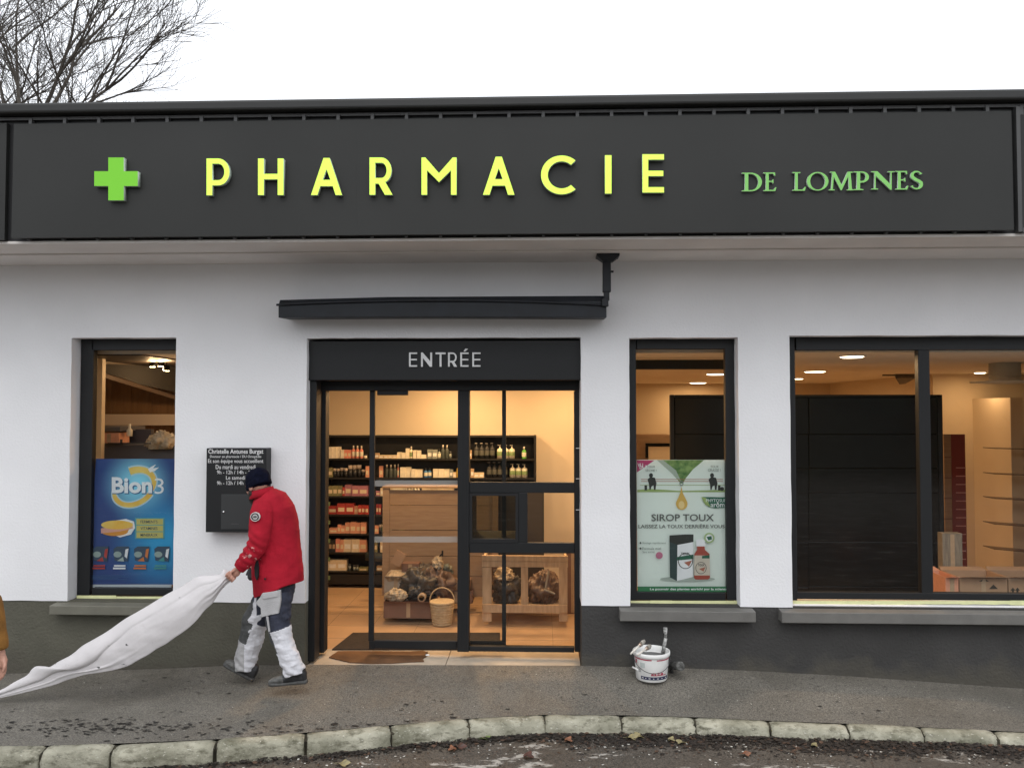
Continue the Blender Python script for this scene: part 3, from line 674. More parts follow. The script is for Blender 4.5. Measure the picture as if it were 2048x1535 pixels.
# ================================================================== POSTERS
def pmat(name, col, rough=.55): return mat(name, col, rough)
def grad_mat(name, c_in, c_out, cx, cz, rad, rad_in=.0, col3=None, cz3=0, cx3=0, rad3=1):
    """printed radial colour wash around a point given in metres"""
    m = bpy.data.materials.new(name); m.use_nodes = True; t = m.node_tree; p = t.nodes['Principled BSDF']; p.inputs['Roughness'].default_value = .5
    L = t.links.new; tc = t.nodes.new('ShaderNodeTexCoord')
    def rad_f(cx, cz, r):
        v = t.nodes.new('ShaderNodeVectorMath'); v.operation = 'DISTANCE'; L(tc.outputs['Object'], v.inputs[0]); v.inputs[1].default_value = (cx, PY_, cz)
        q = t.nodes.new('ShaderNodeMapRange'); q.interpolation_type = 'SMOOTHSTEP'; q.inputs[2].default_value = r; q.inputs[1].default_value = 0; q.inputs[3].default_value = 1; q.inputs[4].default_value = 0
        L(v.outputs['Value'], q.inputs[0]); return q.outputs[0]
    x = t.nodes.new('ShaderNodeMix'); x.data_type = 'RGBA'; x.inputs['A'].default_value = (*c_out, 1); x.inputs['B'].default_value = (*c_in, 1); L(rad_f(cx, cz, rad), x.inputs['Factor'])
    out = x.outputs['Result']
    if col3:
        y = t.nodes.new('ShaderNodeMix'); y.data_type = 'RGBA'; L(out, y.inputs['A']); y.inputs['B'].default_value = (*col3, 1); L(rad_f(cx3, cz3, rad3), y.inputs['Factor']); out = y.outputs['Result']
    L(out, p.inputs['Base Color']); return m
PY_ = .182
a = at(275, 968, PY_); b = at(330, 1080, PY_)
po = bpy.data.objects.new('poster', None); po.location = at(262, 1165, PY_); sc.collection.objects.link(po)
tag(po, 'blue vitamin poster with yellow ring and tablet behind the left window', 'poster')
M['blue'] = grad_mat('blue print', (.30, .80, 1.0), (.028, .070, .25), a.x, a.z, .36, 0, (.03, .40, .75), b.z, b.x, .55)
outline_mesh('sheet', [[(192, 917), (350, 917), (346, 1168), (176, 1168)]], PY_, .003, M['blue'], po)
LY_ = [PY_-.001]
def pr(name, outs, m, parent):
    LY_[0] -= .0004; return outline_mesh(name, outs, LY_[0], .0003, m, parent)
def ptx(body, x0, y0, x1, y1, m, parent, bold=.0, slant=0):
    LY_[0] -= .0004; return text('print', body, x0, y0, x1, y1, LY_[0], .0003, m, parent, bold, slant)
W_ = pmat('print white', (.92, .94, .95)); YE = mat('print yellow', (.85, .50, .06), .5, 0, 9, col2=(.9, .68, .18)); glow = pmat('print pale halo', (.50, .72, .82)); OR = pmat('print orange', (.72, .32, .05))
def ring(cx, cy, rx, ry, tilt, a0, a1, w0, w1, n=36):
    pts = []; ct, st = math.cos(tilt), math.sin(tilt)
    def e(k, off):
        th = math.radians(a0+(a1-a0)*k/n); x = (rx+off)*math.cos(th); y = (ry+off)*math.sin(th); return (cx+x*ct-y*st, cy-(x*st+y*ct))
    for k in range(n+1): pts.append(e(k, (w0+(w1-w0)*k/n)/2*math.sin(PI*min(1, k/n*2.5+.1)/2)))
    for k in range(n, -1, -1): pts.append(e(k, -(w0+(w1-w0)*k/n)/2*math.sin(PI*min(1, k/n*2.5+.1)/2)))
    return pts
pr('print_halo', [ring(268, 974, 43, 32, .55, -62, 78, 14, 20), ], glow, po); pr('print_halo', [ring(268, 974, 43, 32, .55, 130, 300, 15, 15)], glow, po)
pr('print_ring', [ring(268, 974, 43, 32, .55, 130, 300, 9, 10)], YE, po); pr('print_ring', [ring(268, 974, 43, 32, .55, -62, 78, 8, 14)], YE, po)
pr('print_star', [[(312, 928), (306, 936), (318, 934), (310, 941), (300, 944), (296, 938), (302, 933)]], W_, po)
sh = pmat('print shadow blue', (.05, .16, .33))
ptx('Bion', 224.5, 955, 306, 988, sh, po, .055); ptx('Bion', 223.5, 953.5, 304, 986, W_, po, .035); ptx('3', 309, 956, 327.5, 987, W_, po, -.005)
ptx('ASSOCIATION UNIQUE', 265, 1024.5, 333, 1030.5, W_, po, .01, .2)
yb = pmat('print label yellow', (.62, .55, .16)); dk = pmat('print dark', (.03, .07, .13)); yg = pmat('print label halo', (.12, .40, .42))
pr('print_label', [rc(270, 1035, 329, 1077)], yg, po)
for i, (s_) in enumerate(('FERMENTS', 'VITAMINES', 'MINERAUX')):
    y = 1037+13.2*i; pr('print_label', [rc(273, y, 326, y+11.5)], yb, po); ptx(s_, 281, y+2.8, 315, y+8.6, dk, po, .01)
# tablet
pk = pmat('print pink', (.75, .42, .33)); cr_ = pmat('print cream', (.85, .75, .50)); 
pr('print_tablet', [[(232, 1040), (252, 1037), (268, 1042), (270, 1055), (262, 1068), (240, 1074), (230, 1070)]], W_, po)
pr('print_tablet', [arc(229, 1062, 27, 9, 175, 365, 14)+[(265, 1050)]+[(202, 1060)]], OR, po)
pr('print_tablet', [[(202, 1056), (265, 1045), (266, 1056), (240, 1062), (202, 1066)]], pk, po)
pr('print_tablet', [[(x, y) for x, y in arc(234, 1049, 32, 9, 0, 352, 24)]], YE, po)
for i, c in enumerate(((.5, .06, .05), (.45, .55, .5), (.7, .22, .06), (.08, .35, .33))):
    x0 = 186+41*i-(.5 if i == 3 else 0); cm_ = pmat('print accent', c)
    x1 = min(x0+31, 345)
    pr('print_pack', [[(x0, 1097), (x0+7, 1092), (x1, 1092), (x1-3, 1122), (x0+2, 1120)]], pmat('print pack', (.05, .09, .14)), po)
    pr('print_pack', [arc(x0+8, 1108, 8, 6, 0, 350, 14)], pmat('print pack pale', (.35, .45, .42)), po)
    pr('print_pack', [[(x1-7, 1098), (x1-1, 1096), (x1-4, 1116), (x1-9, 1112)]], cm_ if i in (0, 2) else W_, po)
    pr('print_pack', [[(x0+7, 1121), (x0+19, 1113), (x0+21, 1122)]], cm_, po)
    pr('print_label', [rc(x0+1, 1129, x1-7, 1132.2)], cm_ if i != 1 else W_, po); pr('print_label', [rc(x0-1, 1134, x1-7, 1137.5)], cm_ if i != 1 else W_, po)
for i in range(4): pr('print_line', [rc(180, 1150+2.6*i, (250, 260, 236, 253)[i], 1150.7+2.6*i)], sh, po)
outline_mesh('bottom_margin', [[(178, 1168.2), (343, 1168.2), (342.5, 1174), (178, 1174)]], PY_, .003, pmat('poster edge white', (.6, .65, .68)), po)
# cough syrup poster
PY2 = .182; LY_[0] = PY2-.001
pp = bpy.data.objects.new('poster', None); pp.location = at(1364, 1180, PY2); sc.collection.objects.link(pp)
tag(pp, 'pale green cough syrup poster with honey drop, carton and red bottle in narrow window', 'poster')
outline_mesh('sheet', [[(1273, 919), (1453.5, 919), (1457, 1184), (1275, 1184)]], PY2, .003, mat('pale poster paper', (.84, .93, .86), .5, .02, 2), pp)
G1 = mat('print leaf green', (.06, .17, .04), .5, 0, 22, col2=(.28, .42, .14)); GD = pmat('print dark green', (.02, .14, .08)); GL = pmat('print light green', (.35, .47, .16)); GY = pmat('print grey', (.12, .13, .12)); BK = pmat('print black', (.03, .035, .03)); RE = pmat('print red', (.42, .08, .05))
MG = pmat('print magenta', (.48, .05, .16)); RP = pmat('print rust', (.45, .16, .10)); HN = pmat('print honey', (.72, .46, .10)); HL = pmat('print honey light', (.85, .66, .30)); PG = pmat('print text grey', (.20, .25, .22))
pr('print_corner', [[(1273.5, 920), (1309, 920), (1274, 944)]], MG, pp)
pr('print_leaf', [[(1314, 919.5), (1408, 919.5), (1386, 938), (1372, 955), (1366, 966), (1361, 966), (1354, 957), (1338, 940)]], G1, pp)
pr('print_leaf', [[(1314, 919.5), (1326, 919.5), (1352, 940), (1362, 962), (1354, 956), (1338, 941)]], pmat('print glass rim', (.42, .50, .42)), pp)
for y in (957.5, 961.5): pr('print_rail', [rc(1282, y, 1446, y+1.1)], RP, pp)
pr('print_rail', [rc(1280, 969, 1450, 970)], GL, pp)
pr('print_grass', [[(1274.5, 979), (1300, 977), (1360, 981), (1455, 979), (1455, 983.5), (1274.5, 983.5)]], GL, pp)
for cx_ in (1303, 1425):
    pr('print_figure', [arc(cx_-1, 950, 4, 4.5, 0, 340, 12)], BK, pp)
    pr('print_figure', [[(cx_-8, 958), (cx_-2, 953), (cx_+7, 955), (cx_+10, 966), (cx_+9, 971), (cx_+8, 979), (cx_+5, 979), (cx_+4, 970), (cx_, 972), (cx_-2, 979), (cx_-4, 979), (cx_-5, 968)]], BK, pp)
pr('print_figure', [rc(1289, 970, 1294, 980)], BK, pp); pr('print_figure', [rc(1436, 970, 1441, 980)], BK, pp); pr('print_figure', [arc(1444, 977, 4, 4, 0, 340, 10)], BK, pp)
ptx('VU', 1275, 926, 1286, 933, W_, pp, .02); ptx('LA TV', 1279, 930, 1299, 937, W_, pp, .02, .2)
ptx('TOUX', 1294, 930.5, 1310, 935, PG, pp); ptx('SÈCHE !', 1291, 937, 1313, 942.5, PG, pp); ptx('TOUX', 1421, 930.5, 1437, 935, PG, pp); ptx('GRASSE !', 1416, 937, 1441, 942.5, PG, pp)
pr('print_drop', [[(1363, 972), (1365, 984), (1372, 998)]+arc(1363.5, 1007, 11.5, 12, 20, -200, 16)+[(1356, 996), (1361, 984)]], HN, pp)
pr('print_drop', [arc(1363, 1009, 6, 8, 0, 345, 14)], HL, pp)
pr('print_drop', [arc(1363, 966, 4, 5, 0, 345, 12), arc(1363, 966, 2.4, 3, 0, 345, 12)], PG, pp)
pr('print_banner', [[(1405, 993), (1454, 994), (1455, 1014), (1430, 1016), (1417, 1013), (1409, 1005)]], GD, pp)
pr('print_banner', [[(1403, 993), (1412, 995), (1421, 1013), (1411, 1009), (1406, 1001)]], GL, pp)
ptx('PHYTOSUN', 1412, 997, 1454, 1003.5, W_, pp, .0); ptx('arôms', 1421, 1004, 1454.5, 1013.5, W_, pp, .01)
ptx('SIROP TOUX', 1303, 1027.5, 1428, 1041.5, GY, pp, .012); ptx('LAISSEZ LA TOUX DERRIÈRE VOUS !', 1277, 1046.5, 1455, 1055.5, GY, pp, .01)
ptx('Soulage rapidement', 1285, 1083, 1332, 1088, PG, pp); ptx('Formule miel', 1285, 1093.5, 1322, 1098.5, PG, pp); ptx('Sans sucres', 1285, 1100.5, 1309, 1105, PG, pp)
pr('print_dot', [arc(1281, 1085, 1.7, 2, 0, 340, 8)], BK, pp); pr('print_dot', [arc(1281, 1096, 1.7, 2, 0, 340, 8)], BK, pp)
pr('print_dot', [arc(1318.5, 1110, 7, 7, 0, 345, 20)], pmat('print pink dot', (.55, .18, .28)), pp)
pr('print_shadow', [arc(1375, 1157, 55, 5, 0, 350, 24)], pmat('print shade', (.42, .48, .43)), pp)
pr('print_carton', [[(1339, 1070), (1355, 1075), (1354, 1161), (1340, 1154)]], pmat('print carton side', (.03, .06, .06)), pp)
pr('print_carton', [[(1355, 1075), (1387, 1068), (1386, 1153), (1354, 1161)]], W_, pp); pr('print_carton', [[(1339, 1070), (1370, 1068), (1387, 1068), (1387, 1083), (1355, 1089), (1339, 1083)]], BK, pp)
pr('print_carton', [[(1354, 1113), (1386.5, 1108), (1386.5, 1117), (1354, 1120)]], GD, pp); pr('print_emblem', [arc(1371, 1121, 15, 16, 0, 350, 24), arc(1371, 1121, 13.5, 14.5, 0, 350, 24)], BK, pp)
ptx('TOUX', 1362, 1104, 1379, 1109, BK, pp, .03); pr('print_emblem', [[(1368, 1124), (1384, 1120), (1378, 1132)]], RP, pp)
pr('print_bottle', [[(1394, 1092), (1409, 1092), (1410, 1099), (1419, 1107), (1420, 1155), (1416, 1158), (1391, 1158), (1388, 1155), (1389, 1107), (1394, 1099)]], RE, pp)
pr('print_bottle', [[(1392.5, 1078), (1410.5, 1078), (1410.5, 1092), (1392.5, 1092)]], W_, pp); pr('print_bottle', [rc(1388.5, 1110, 1419.5, 1150)], pmat('print bottle label', (.68, .62, .52)), pp)
pr('print_bottle', [[(1404, 1111), (1419, 1109), (1419, 1116), (1404, 1116)]], GD, pp); pr('print_emblem', [arc(1402, 1135, 11, 12, 0, 350, 22), arc(1402, 1135, 10, 11, 0, 350, 22)], BK, pp); ptx('TOUX', 1396, 1127, 1409, 1131.5, BK, pp, .03); pr('print_emblem', [[(1398, 1137), (1411, 1133), (1407, 1142)]], RP, pp)
pr('print_badge', [arc(1418.5, 1075, 10.5, 10.5, 0, 350, 24)], pmat('print badge', (.42, .55, .28)), pp); pr('print_badge', [arc(1418.5, 1075, 7, 7, 0, 350, 24)], W_, pp); pr('print_badge', [[(1413, 1073), (1423, 1071), (1424, 1078), (1417, 1080)]], GD, pp)
pr('print_band', [[(1274.8, 1172), (1456.3, 1172), (1456.5, 1183), (1275, 1183)]], pmat('print band', (.04, .22, .09)), pp)
ptx('Le pouvoir des plantes enrichi par la science', 1300, 1175, 1455.5, 1180.5, W_, pp, .03)
# ================================================================== BUCKET
gb = at(1303, 1340, -.185); gb.z = ground_z(gb.x, gb.y)
bk = thing('paint_bucket', gb, 'white plastic paint bucket with red band standing on pavement by dark wall', 'bucket')
M['plast'] = mat('white plastic', (.78, .78, .76), .4, .04, 14); M['paintd'] = mat('dark wet paint', (.035, .035, .036), .35)
mb = MB(); mb.lathe(gb, [(.0, .002), (.128, .002), (.133, .008), (.149, .205), (.149, .206), (.157, .207), (.160, .212), (.160, .238), (.155, .242), (.150, .238), (.146, .20), (.14, .17), (0, .17)], 40)
mb.build('body', [M['plast']], bk, True)
def bband(name, z0, z1, a0, a1, m, off=.0012, n=20):
    mb = MB(); vs = []
    for k in range(n+1):
        a = math.radians(a0+(a1-a0)*k/n)
        for z in (z0, z1):
            z = z*.83; r = .133+(z-.008)/.197*.016+off; vs.append(gb+Vector((r*math.cos(a), r*math.sin(a), z)))
    mb.add(vs, [(2*k, 2*k+2, 2*k+3, 2*k+1) for k in range(n)]); mb.build(name, m, bk)
bred = mat('bucket red print', (.42, .04, .08), .5, .3, 60); bnav = mat('bucket navy print', (.03, .035, .08), .5)
bband('red_band', .228, .240, 190, 263, bred); bband('red_band', .226, .237, 280, 345, bred); bband('navy_label', .03, .062, 222, 335, bnav)
bband('red_print', .075, .083, 260, 322, bred, .0013); 
for k, (a0, a1, h) in enumerate(((262, 267, .018), (269, 272, .024), (274, 278, .02), (284, 288, .026), (291, 294, .022), (297, 306, .02))): bband('red_print', .083, .083+h, a0, a1, bred, .0012, 4)
bband('red_print', .18, .22, 196, 206, bred); bband('grey_print', .15, .2, 222, 240, mat('grey print', (.5, .54, .52), .6)); 
for k in range(4): bband('grey_print', .10+.011*k, .104+.011*k, 205, 224, M['rail'], .0013, 6)
for k, a0 in enumerate((227, 240, 252, 268, 282, 300, 318)): bband('white_print', .042, .050, a0, a0+(4 if k % 2 else 7), M['plast'], .0022, 3)
mb = MB(); mb.lathe(gb, [(0, .171), (.138, .171), (.14, .185), (0, .186)], 30); mb.build('paint', M['paintd'], bk, True)
mb = MB(); mb.tube([gb+Vector((.158*math.cos(t), .03*math.sin(t)-.165*math.sin(t) if False else -.165*math.sin(t), .20-.11*math.sin(t))) for t in [PI*k/20 for k in range(21)]], .0028, 6)
mb.build('wire_handle', M['rail'], bk, True)
mb = MB(); mb.tube([gb+Vector((-.165, -.02, .10)), gb+Vector((-.12, -.07, .088))], .008, 8); mb.build('handle_grip', M['plast'], bk, True)
# brushes on the rim and a roller handle
M['pwood'] = mat('paint smeared wood', (.66, .62, .56), .6, .12, 25); M['bris'] = mat('bristles', (.32, .3, .26), .9, .3, 40); M['ferr'] = mat('ferrule', (.5, .38, .3), .35, metal=.7)
def brush(p, q, label):
    p, q = Vector(p)+gb, Vector(q)+gb; d = (q-p)
    t = thing('paintbrush', p, label, 'paintbrush')
    mb = MB(); mb.tube([p, p+d*.25, p+d*.5, p+d*.6], [.007, .010, .008, .011], 10, squash=.7); mb.build('handle', M['pwood'], t, True)
    mb = MB(); mb.tube([p+d*.6, p+d*.75], [.014, .018], 10, squash=.6); mb.build('ferrule', M['ferr'], t, True)
    mb = MB(); mb.tube([p+d*.75, p+d*.88, q], [.018, .020, .012], 10, squash=.6); mb.build('bristles', M['bris'], t, True)
brush((-.185, -.10, .235), (-.055, .03, .305), 'white handled paintbrush lying across the bucket rim, the upper of two')
brush((-.135, -.135, .238), (-.01, .0, .275), 'orange marked paintbrush lying across the bucket rim, the lower of two')
t = thing('paint_roller', gb+Vector((.12, .08, .2)), 'grey smeared roller handle sticking up out of the white bucket', 'paint roller')
mb = MB(); mb.tube([gb+Vector((.10, .06, .18)), gb+Vector((.125, .07, .30))], [.016, .014], 10); mb.build('handle', mat('smeared grey handle', (.1, .1, .1), .6, 0, 45, col2=(.5, .5, .48)), t, True)
mb = MB(); mb.tube([gb+Vector((.125, .07, .30)), gb+Vector((.127, .07, .33)), gb+Vector((.123, .07, .345)), gb+Vector((.124, .07, .385))], [.012, .01, .016, .017], 10); mb.build('grip', mat('smeared grip', (.05, .05, .05), .6, 0, 60, col2=(.55, .55, .53)), t, True)
t = thing('roller_frame', gb+Vector((.2, .04, .1)), 'dark paint roller lying on the pavement behind the bucket, open end showing', 'paint roller')
mb = MB(); p = gb+Vector((.225, -.05, .112)); q = p+Vector((-.05, .15, -.04)); mb.lathe((0, 0, 0), [(.022, -.001), (.036, 0), (.038, .006), (.034, .012), (.034, .17), (.02, .18), (0, .18)], 18, 0, Matrix.Translation(p) @ (q-p).to_track_quat('Z', 'Y').to_matrix().to_4x4())
mb.lathe((0, 0, 0), [(0, .03), (.022, .03), (.022, .0), (.02, -.001)], 18, 0, Matrix.Translation(p) @ (q-p).to_track_quat('Z', 'Y').to_matrix().to_4x4())
mb.build('sleeve', mat('dark nap', (.045, .045, .04), .9, 0, 40, .8, 90, col2=(.2, .2, .19)), t, True)
mb = MB(); mb.tube([p+Vector((0, .01, 0)), p+Vector((-.05, .02, -.02)), p+Vector((-.07, .1, -.08))], .004, 6); mb.tube([q+Vector((0,0,0)), q+Vector((.0,.0,-.06))], .014, 8); mb.build('wire', M['rail'], t, True)
bk.scale = (.93, .93, .93)
for o in sc.objects:
    if o.name.startswith('paintbrush'): o.location.z -= .016; o.location.x += .006
# ================================================================== PEOPLE
M['skin'] = mat('skin', (.50, .27, .20), .55, .12, 30, .15, 90)
M['skinr'] = mat('hand skin', (.47, .24, .175), .55, .15, 40, .2, 90)
def secs(mb, S, Yb, n=20, mi=0):
    """S: (px, py, half width in picture units, y offset, half depth m); sections across the path"""
    rings = []; P = [at(s[0], s[1], Yb+s[3]) for s in S]
    for i, s in enumerate(S):
        a = P[max(i-1, 0)]; b = P[min(i+1, len(P)-1)]; t = (b-a); t.y *= .5; t.normalize()
        u = Vector((t.z, 0, -t.x))
        if u.length < 1e-3: u = Vector((1, 0, 0))
        u.normalize(); v = t.cross(u).normalized()
        r = s[2]*(P[i].y-CAM.y)/F
        rings.append([P[i]+u*r*math.cos(2*PI*k/n)+v*s[4]*math.sin(2*PI*k/n) for k in range(n)])
    mb.loft(rings, mi)
def finger(mb, pts, r0, r1):
    n = len(pts); mb.tube(pts, [r0+(r1-r0)*i/(n-1) for i in range(n)], 8); mb.ball(pts[-1], r1, 6)
def head(mb, c, fwd, s=1.0):
    """c: centre of the skull, fwd: looking direction"""
    f = Vector(fwd).normalized(); up = Vector((0, 0, 1)); rt = f.cross(up).normalized(); up = rt.cross(f)
    def P(a, b, d): return c+(rt*a+f*b+up*d)*s
    R = Matrix((rt, f, up)).transposed()
    def ell(a, b, d, ra, rb, rd):
        m2 = MB(); m2.ball((0, 0, 0), (ra*s, rb*s, rd*s), 10); mb.add([P(a, b, d)+R @ Vector(v) for v in m2.v], m2.f)
    ell(0, 0, .02, .074, .095, .10); ell(0, .035, -.055, .056, .060, .062); ell(0, .062, -.095, .03, .032, .024)      # skull, face, chin
    ell(0, .098, -.022, .012, .020, .026); ell(0, .108, -.036, .015, .014, .011)                                      # nose
    ell(0, .094, .022, .05, .016, .012)                                                                                # brow
    ell(0, .085, -.066, .024, .016, .007); ell(0, .083, -.078, .021, .016, .007)                                       # lips
    for q in (-1, 1): ell(q*.078, -.008, -.012, .010, .022, .032); ell(q*.042, .06, -.03, .022, .026, .022)            # ears, cheeks
    return P, R
# ---- worker in the red jacket
YB = -.52
pz = atz(575, 1368, 0); g0 = at(540, 1362, YB)
wk = thing('person', (g0.x, YB, ground_z(g0.x, YB)), 'person in navy beanie, red fleece jacket and white work trousers dragging a white sheet', 'person')
hc = at(516, 970, YB-.01)
body = MB()
fwd = Vector((-.80, .52, -.34))
hP, hR = head(body, hc, fwd, 1.0)
secs(body, [(514, 975, 14, 0, .05), (522, 990, 15, 0, .06), (533, 1005, 24, 0, .10), (545, 1040, 34, 0, .14), (551, 1100, 36, 0, .14), (552, 1150, 34, 0, .14), (552, 1185, 34, 0, .15), (552, 1205, 28, 0, .13)], YB)
def limb(mb, S, Yb, n=14): secs(mb, S, Yb, n)
ARM = [(531, 1012, 15, -.15, .055), (525, 1045, 14, -.19, .05), (519, 1082, 12, -.21, .045), (503, 1108, 11, -.21, .042), (484, 1130, 8.5, -.21, .03), (477, 1137, 7.5, -.21, .03)]
limb(body, ARM, YB)
limb(body, [(530, 1012, 14, .15, .05), (522, 1060, 12, .20, .045), (512, 1095, 11, .20, .04), (505, 1125, 8, .12, .03), (503, 1138, 8, .10, .03)], YB)
NL = [(553, 1185, 18, -.08, .08), (556, 1245, 15, -.09, .065), (570, 1290, 14, -.09, .06), (588, 1330, 10, -.09, .045), (594, 1352, 9, -.09, .04)]
FL = [(542, 1185, 18, .08, .08), (525, 1215, 16, .09, .07), (510, 1245, 15, .10, .065), (503, 1285, 12, .10, .055), (494, 1320, 9, .10, .045), (491, 1342, 8, .10, .035)]
limb(body, NL, YB); limb(body, FL, YB)
# near hand gripping the sheet: palm, four bent fingers, thumb
hp = at(470, 1145, YB-.21); sx_ = Vector((-.80, 0, -.6)); sx_.normalize(); dn = Vector((-.6, 0, .8))*-1
w0 = at(479, 1136, YB-.21)
body.tube([w0, hp+sx_*-.01, hp+sx_*.03], [.026, .036, .030], 12, squash=.62)
for k, (yo, ln) in enumerate(((-.033, .95), (-.012, 1.05), (.010, 1.0), (.030, .82))):
    b0 = hp+sx_*.022+Vector((0, yo*.3, 0))+dn*(-.028+.020*k)
    kn = b0+sx_*.020*ln+Vector((0, -.022, 0))
    finger(body, [b0, kn, kn+Vector((.008, -.016, -.004))+sx_*.012, kn+sx_*-.012*ln+Vector((.006, -.028, -.004)), kn+sx_*-.028*ln+Vector((0, -.02, 0))], .0105, .008)
finger(body, [hp+sx_*-.01+Vector((0, -.015, .02)), hp+sx_*.015+Vector((0, -.035, .026)), hp+sx_*.036+Vector((0, -.04, .012))], .012, .009)
bod = remesh(body, .0052, 2); put(bod, 'body', M['skinr'], wk)
# far hand
mb = MB(); fh = at(503, 1141, YB+.10); mb.ball(fh, (.03, .028, .042), 8)
for k in range(4): finger(mb, [fh+Vector((-.018+.013*k, -.015, -.02)), fh+Vector((-.016+.012*k, -.022, -.05)), fh+Vector((-.010+.009*k, -.008, -.068))], .009, .007)
finger(mb, [fh+Vector((-.025, 0, .0)), fh+Vector((-.036, -.008, -.028))], .010, .008)
put(remesh(mb, .0045, 2), 'glove', mat('dark glove', (.03, .03, .035), .8), wk)
# beard
mb = MB()
for a_, b_, d_, r_ in ((0, .075, -.095, .042), (.035, .05, -.08, .036), (-.035, .05, -.08, .036), (.055, .02, -.05, .028), (-.055, .02, -.05, .028), (0, .05, -.108, .04)):
    mb.ball(hP(a_, b_, d_), r_, 7)
bm_e = remesh(mb, .006, 1, lambda c: noise.noise(c*90)*.004); put(bm_e, 'beard', mat('dark beard', (.035, .028, .025), .9, .4, 60, .6, 120), wk)
mb = MB()
for q in (-1, 1): mb.ball(hP(q*.030, .088, .0), .0115, 6)
mb.build('eye', mat('eye', (.6, .58, .55), .3), wk, True)
# beanie
mb = MB(); m2 = MB(); m2.ball((0, 0, 0), (.090, .108, .094), 14); mb.add([hP(0, -.012, .043)+hR @ Vector(v) for v in m2.v], m2.f)
m2 = MB(); m2.lathe((0, 0, 0), [(.088, -.05), (.096, -.045), (.098, -.01), (.090, .0), (.03, .0), (.03, -.05)], 28); mb.add([hP(0, -.012, .030)+hR @ Vector((v[0]*.95, v[1]*1.13, v[2]+.2*v[1]*0-.22*-v[1]*-.5)) for v in m2.v], m2.f)
bn = remesh(mb, .006, 2, lambda c: .0022*math.sin(noise.noise(c*9)*9)+.0012*noise.noise(c*60))
put(bn, 'beanie', mat('navy knit', (.004, .005, .014), .95, .3, 40, .6, 160, spec=.1), wk)
# jacket
jk = MB()
secs(jk, [(524, 985, 17, 0, .075), (528, 992, 27, 0, .10), (537, 1003, 38, 0, .165), (545, 1022, 45.5, 0, .19), (549, 1050, 48, 0, .185), (551, 1085, 49, 0, .18), (553, 1118, 50.5, 0, .18), (556, 1148, 50.5, 0, .185), (558, 1166, 50, 0, .19), (559, 1173, 49, 0, .19)], YB, 30)
limb(jk, [(527, 1004, 19, -.12, .07), (524, 1022, 24, -.17, .075), (521, 1045, 24, -.20, .07), (519, 1068, 22, -.22, .065), (517, 1083, 20, -.22, .06), (508, 1100, 19.5, -.22, .058), (495, 1117, 17, -.22, .052), (481, 1132, 14, -.22, .044), (477, 1136, 13.5, -.22, .042)], YB, 20)
limb(jk, [(530, 1006, 18, .12, .065), (524, 1040, 19, .20, .06), (515, 1085, 18, .22, .06), (508, 1115, 14, .14, .05), (505, 1130, 12, .11, .042)], YB, 20)
def folds(amp, sc_, st=(1, 1, 1)):
    def f(c):
        q = Vector((c.x*st[0], c.y*st[1], c.z*st[2]))*sc_
        a = noise.noise(q); b = noise.noise(q*2.3+Vector((5, 1, 2)))
        return amp*((1-abs(a)*2.2)*.6+b*.5)-amp*.3
    return f
def jfold(c):
    v = folds(.0065, 3.6, (1.6, 1, 1.6))(c)+folds(.002, 12, (1.2, 1, 2.0))(c)
    e = at(515, 1085, YB); d = (Vector((c.x, 0, c.z))-Vector((e.x, 0, e.z))).length      # creases gathered at the elbow
    return v+.006*math.exp(-(d/.12)**2)*math.sin((c.z*1.0+c.x*.7)*95)
for p_ in [0]:
    pass
me = remesh(jk, .0078, 3, jfold)
hem0 = at(508, 1186, YB); hem1 = at(607, 1160, YB)
for v in me.vertices:      # slanting hem, hollow inside edge
    if v.co.z < at(556, 1160, YB).z:
        t_ = (v.co.x-hem0.x)/(hem1.x-hem0.x); v.co.z = min(v.co.z, at(556, 1160, YB).z); v.co.z += (hem0.z+(hem1.z-hem0.z)*t_-at(556, 1173, YB).z)*min(1, (at(556, 1160, YB).z-v.co.z)/.04)
def jacket_mat():
    m = mat('red fleece', (.36, .011, .025), .92, .22, 5, .35, 220, spec=.2); t = m.node_tree; p = t.nodes['Principled BSDF']; L = t.links.new
    src = p.inputs['Base Color'].links[0].from_socket; tc = [n for n in t.nodes if n.type == 'TEX_COORD'][0]
    c = at(500, 1108, YB-.25); v = t.nodes.new('ShaderNodeVectorMath'); v.operation = 'DISTANCE'; L(tc.outputs['Object'], v.inputs[0]); v.inputs[1].default_value = c
    q = t.nodes.new('ShaderNodeMapRange'); q.inputs[1].default_value = .08; q.inputs[2].default_value = .20; q.inputs[3].default_value = .12; q.inputs[4].default_value = -.10; L(v.outputs['Value'], q.inputs[0])
    n = t.nodes.new('ShaderNodeTexNoise'); n.inputs['Scale'].default_value = 26; n.inputs['Detail'].default_value = 6; n.inputs['Roughness'].default_value = .7; L(tc.outputs['Object'], n.inputs[0])
    a = t.nodes.new('ShaderNodeMath'); a.operation = 'ADD'; L(n.outputs['Fac'], a.inputs[0]); L(q.outputs[0], a.inputs[1])
    r = t.nodes.new('ShaderNodeValToRGB'); r.color_ramp.elements[0].position = .70; r.color_ramp.elements[1].position = .76; L(a.outputs[0], r.inputs[0])
    x = t.nodes.new('ShaderNodeMix'); x.data_type = 'RGBA'; L(r.outputs[0], x.inputs['Factor']); L(src, x.inputs['A']); x.inputs['B'].default_value = (.62, .36, .34, 1); L(x.outputs['Result'], p.inputs['Base Color']); return m
M['red'] = jacket_mat(); jo = put(me, 'jacket', M['red'], wk)
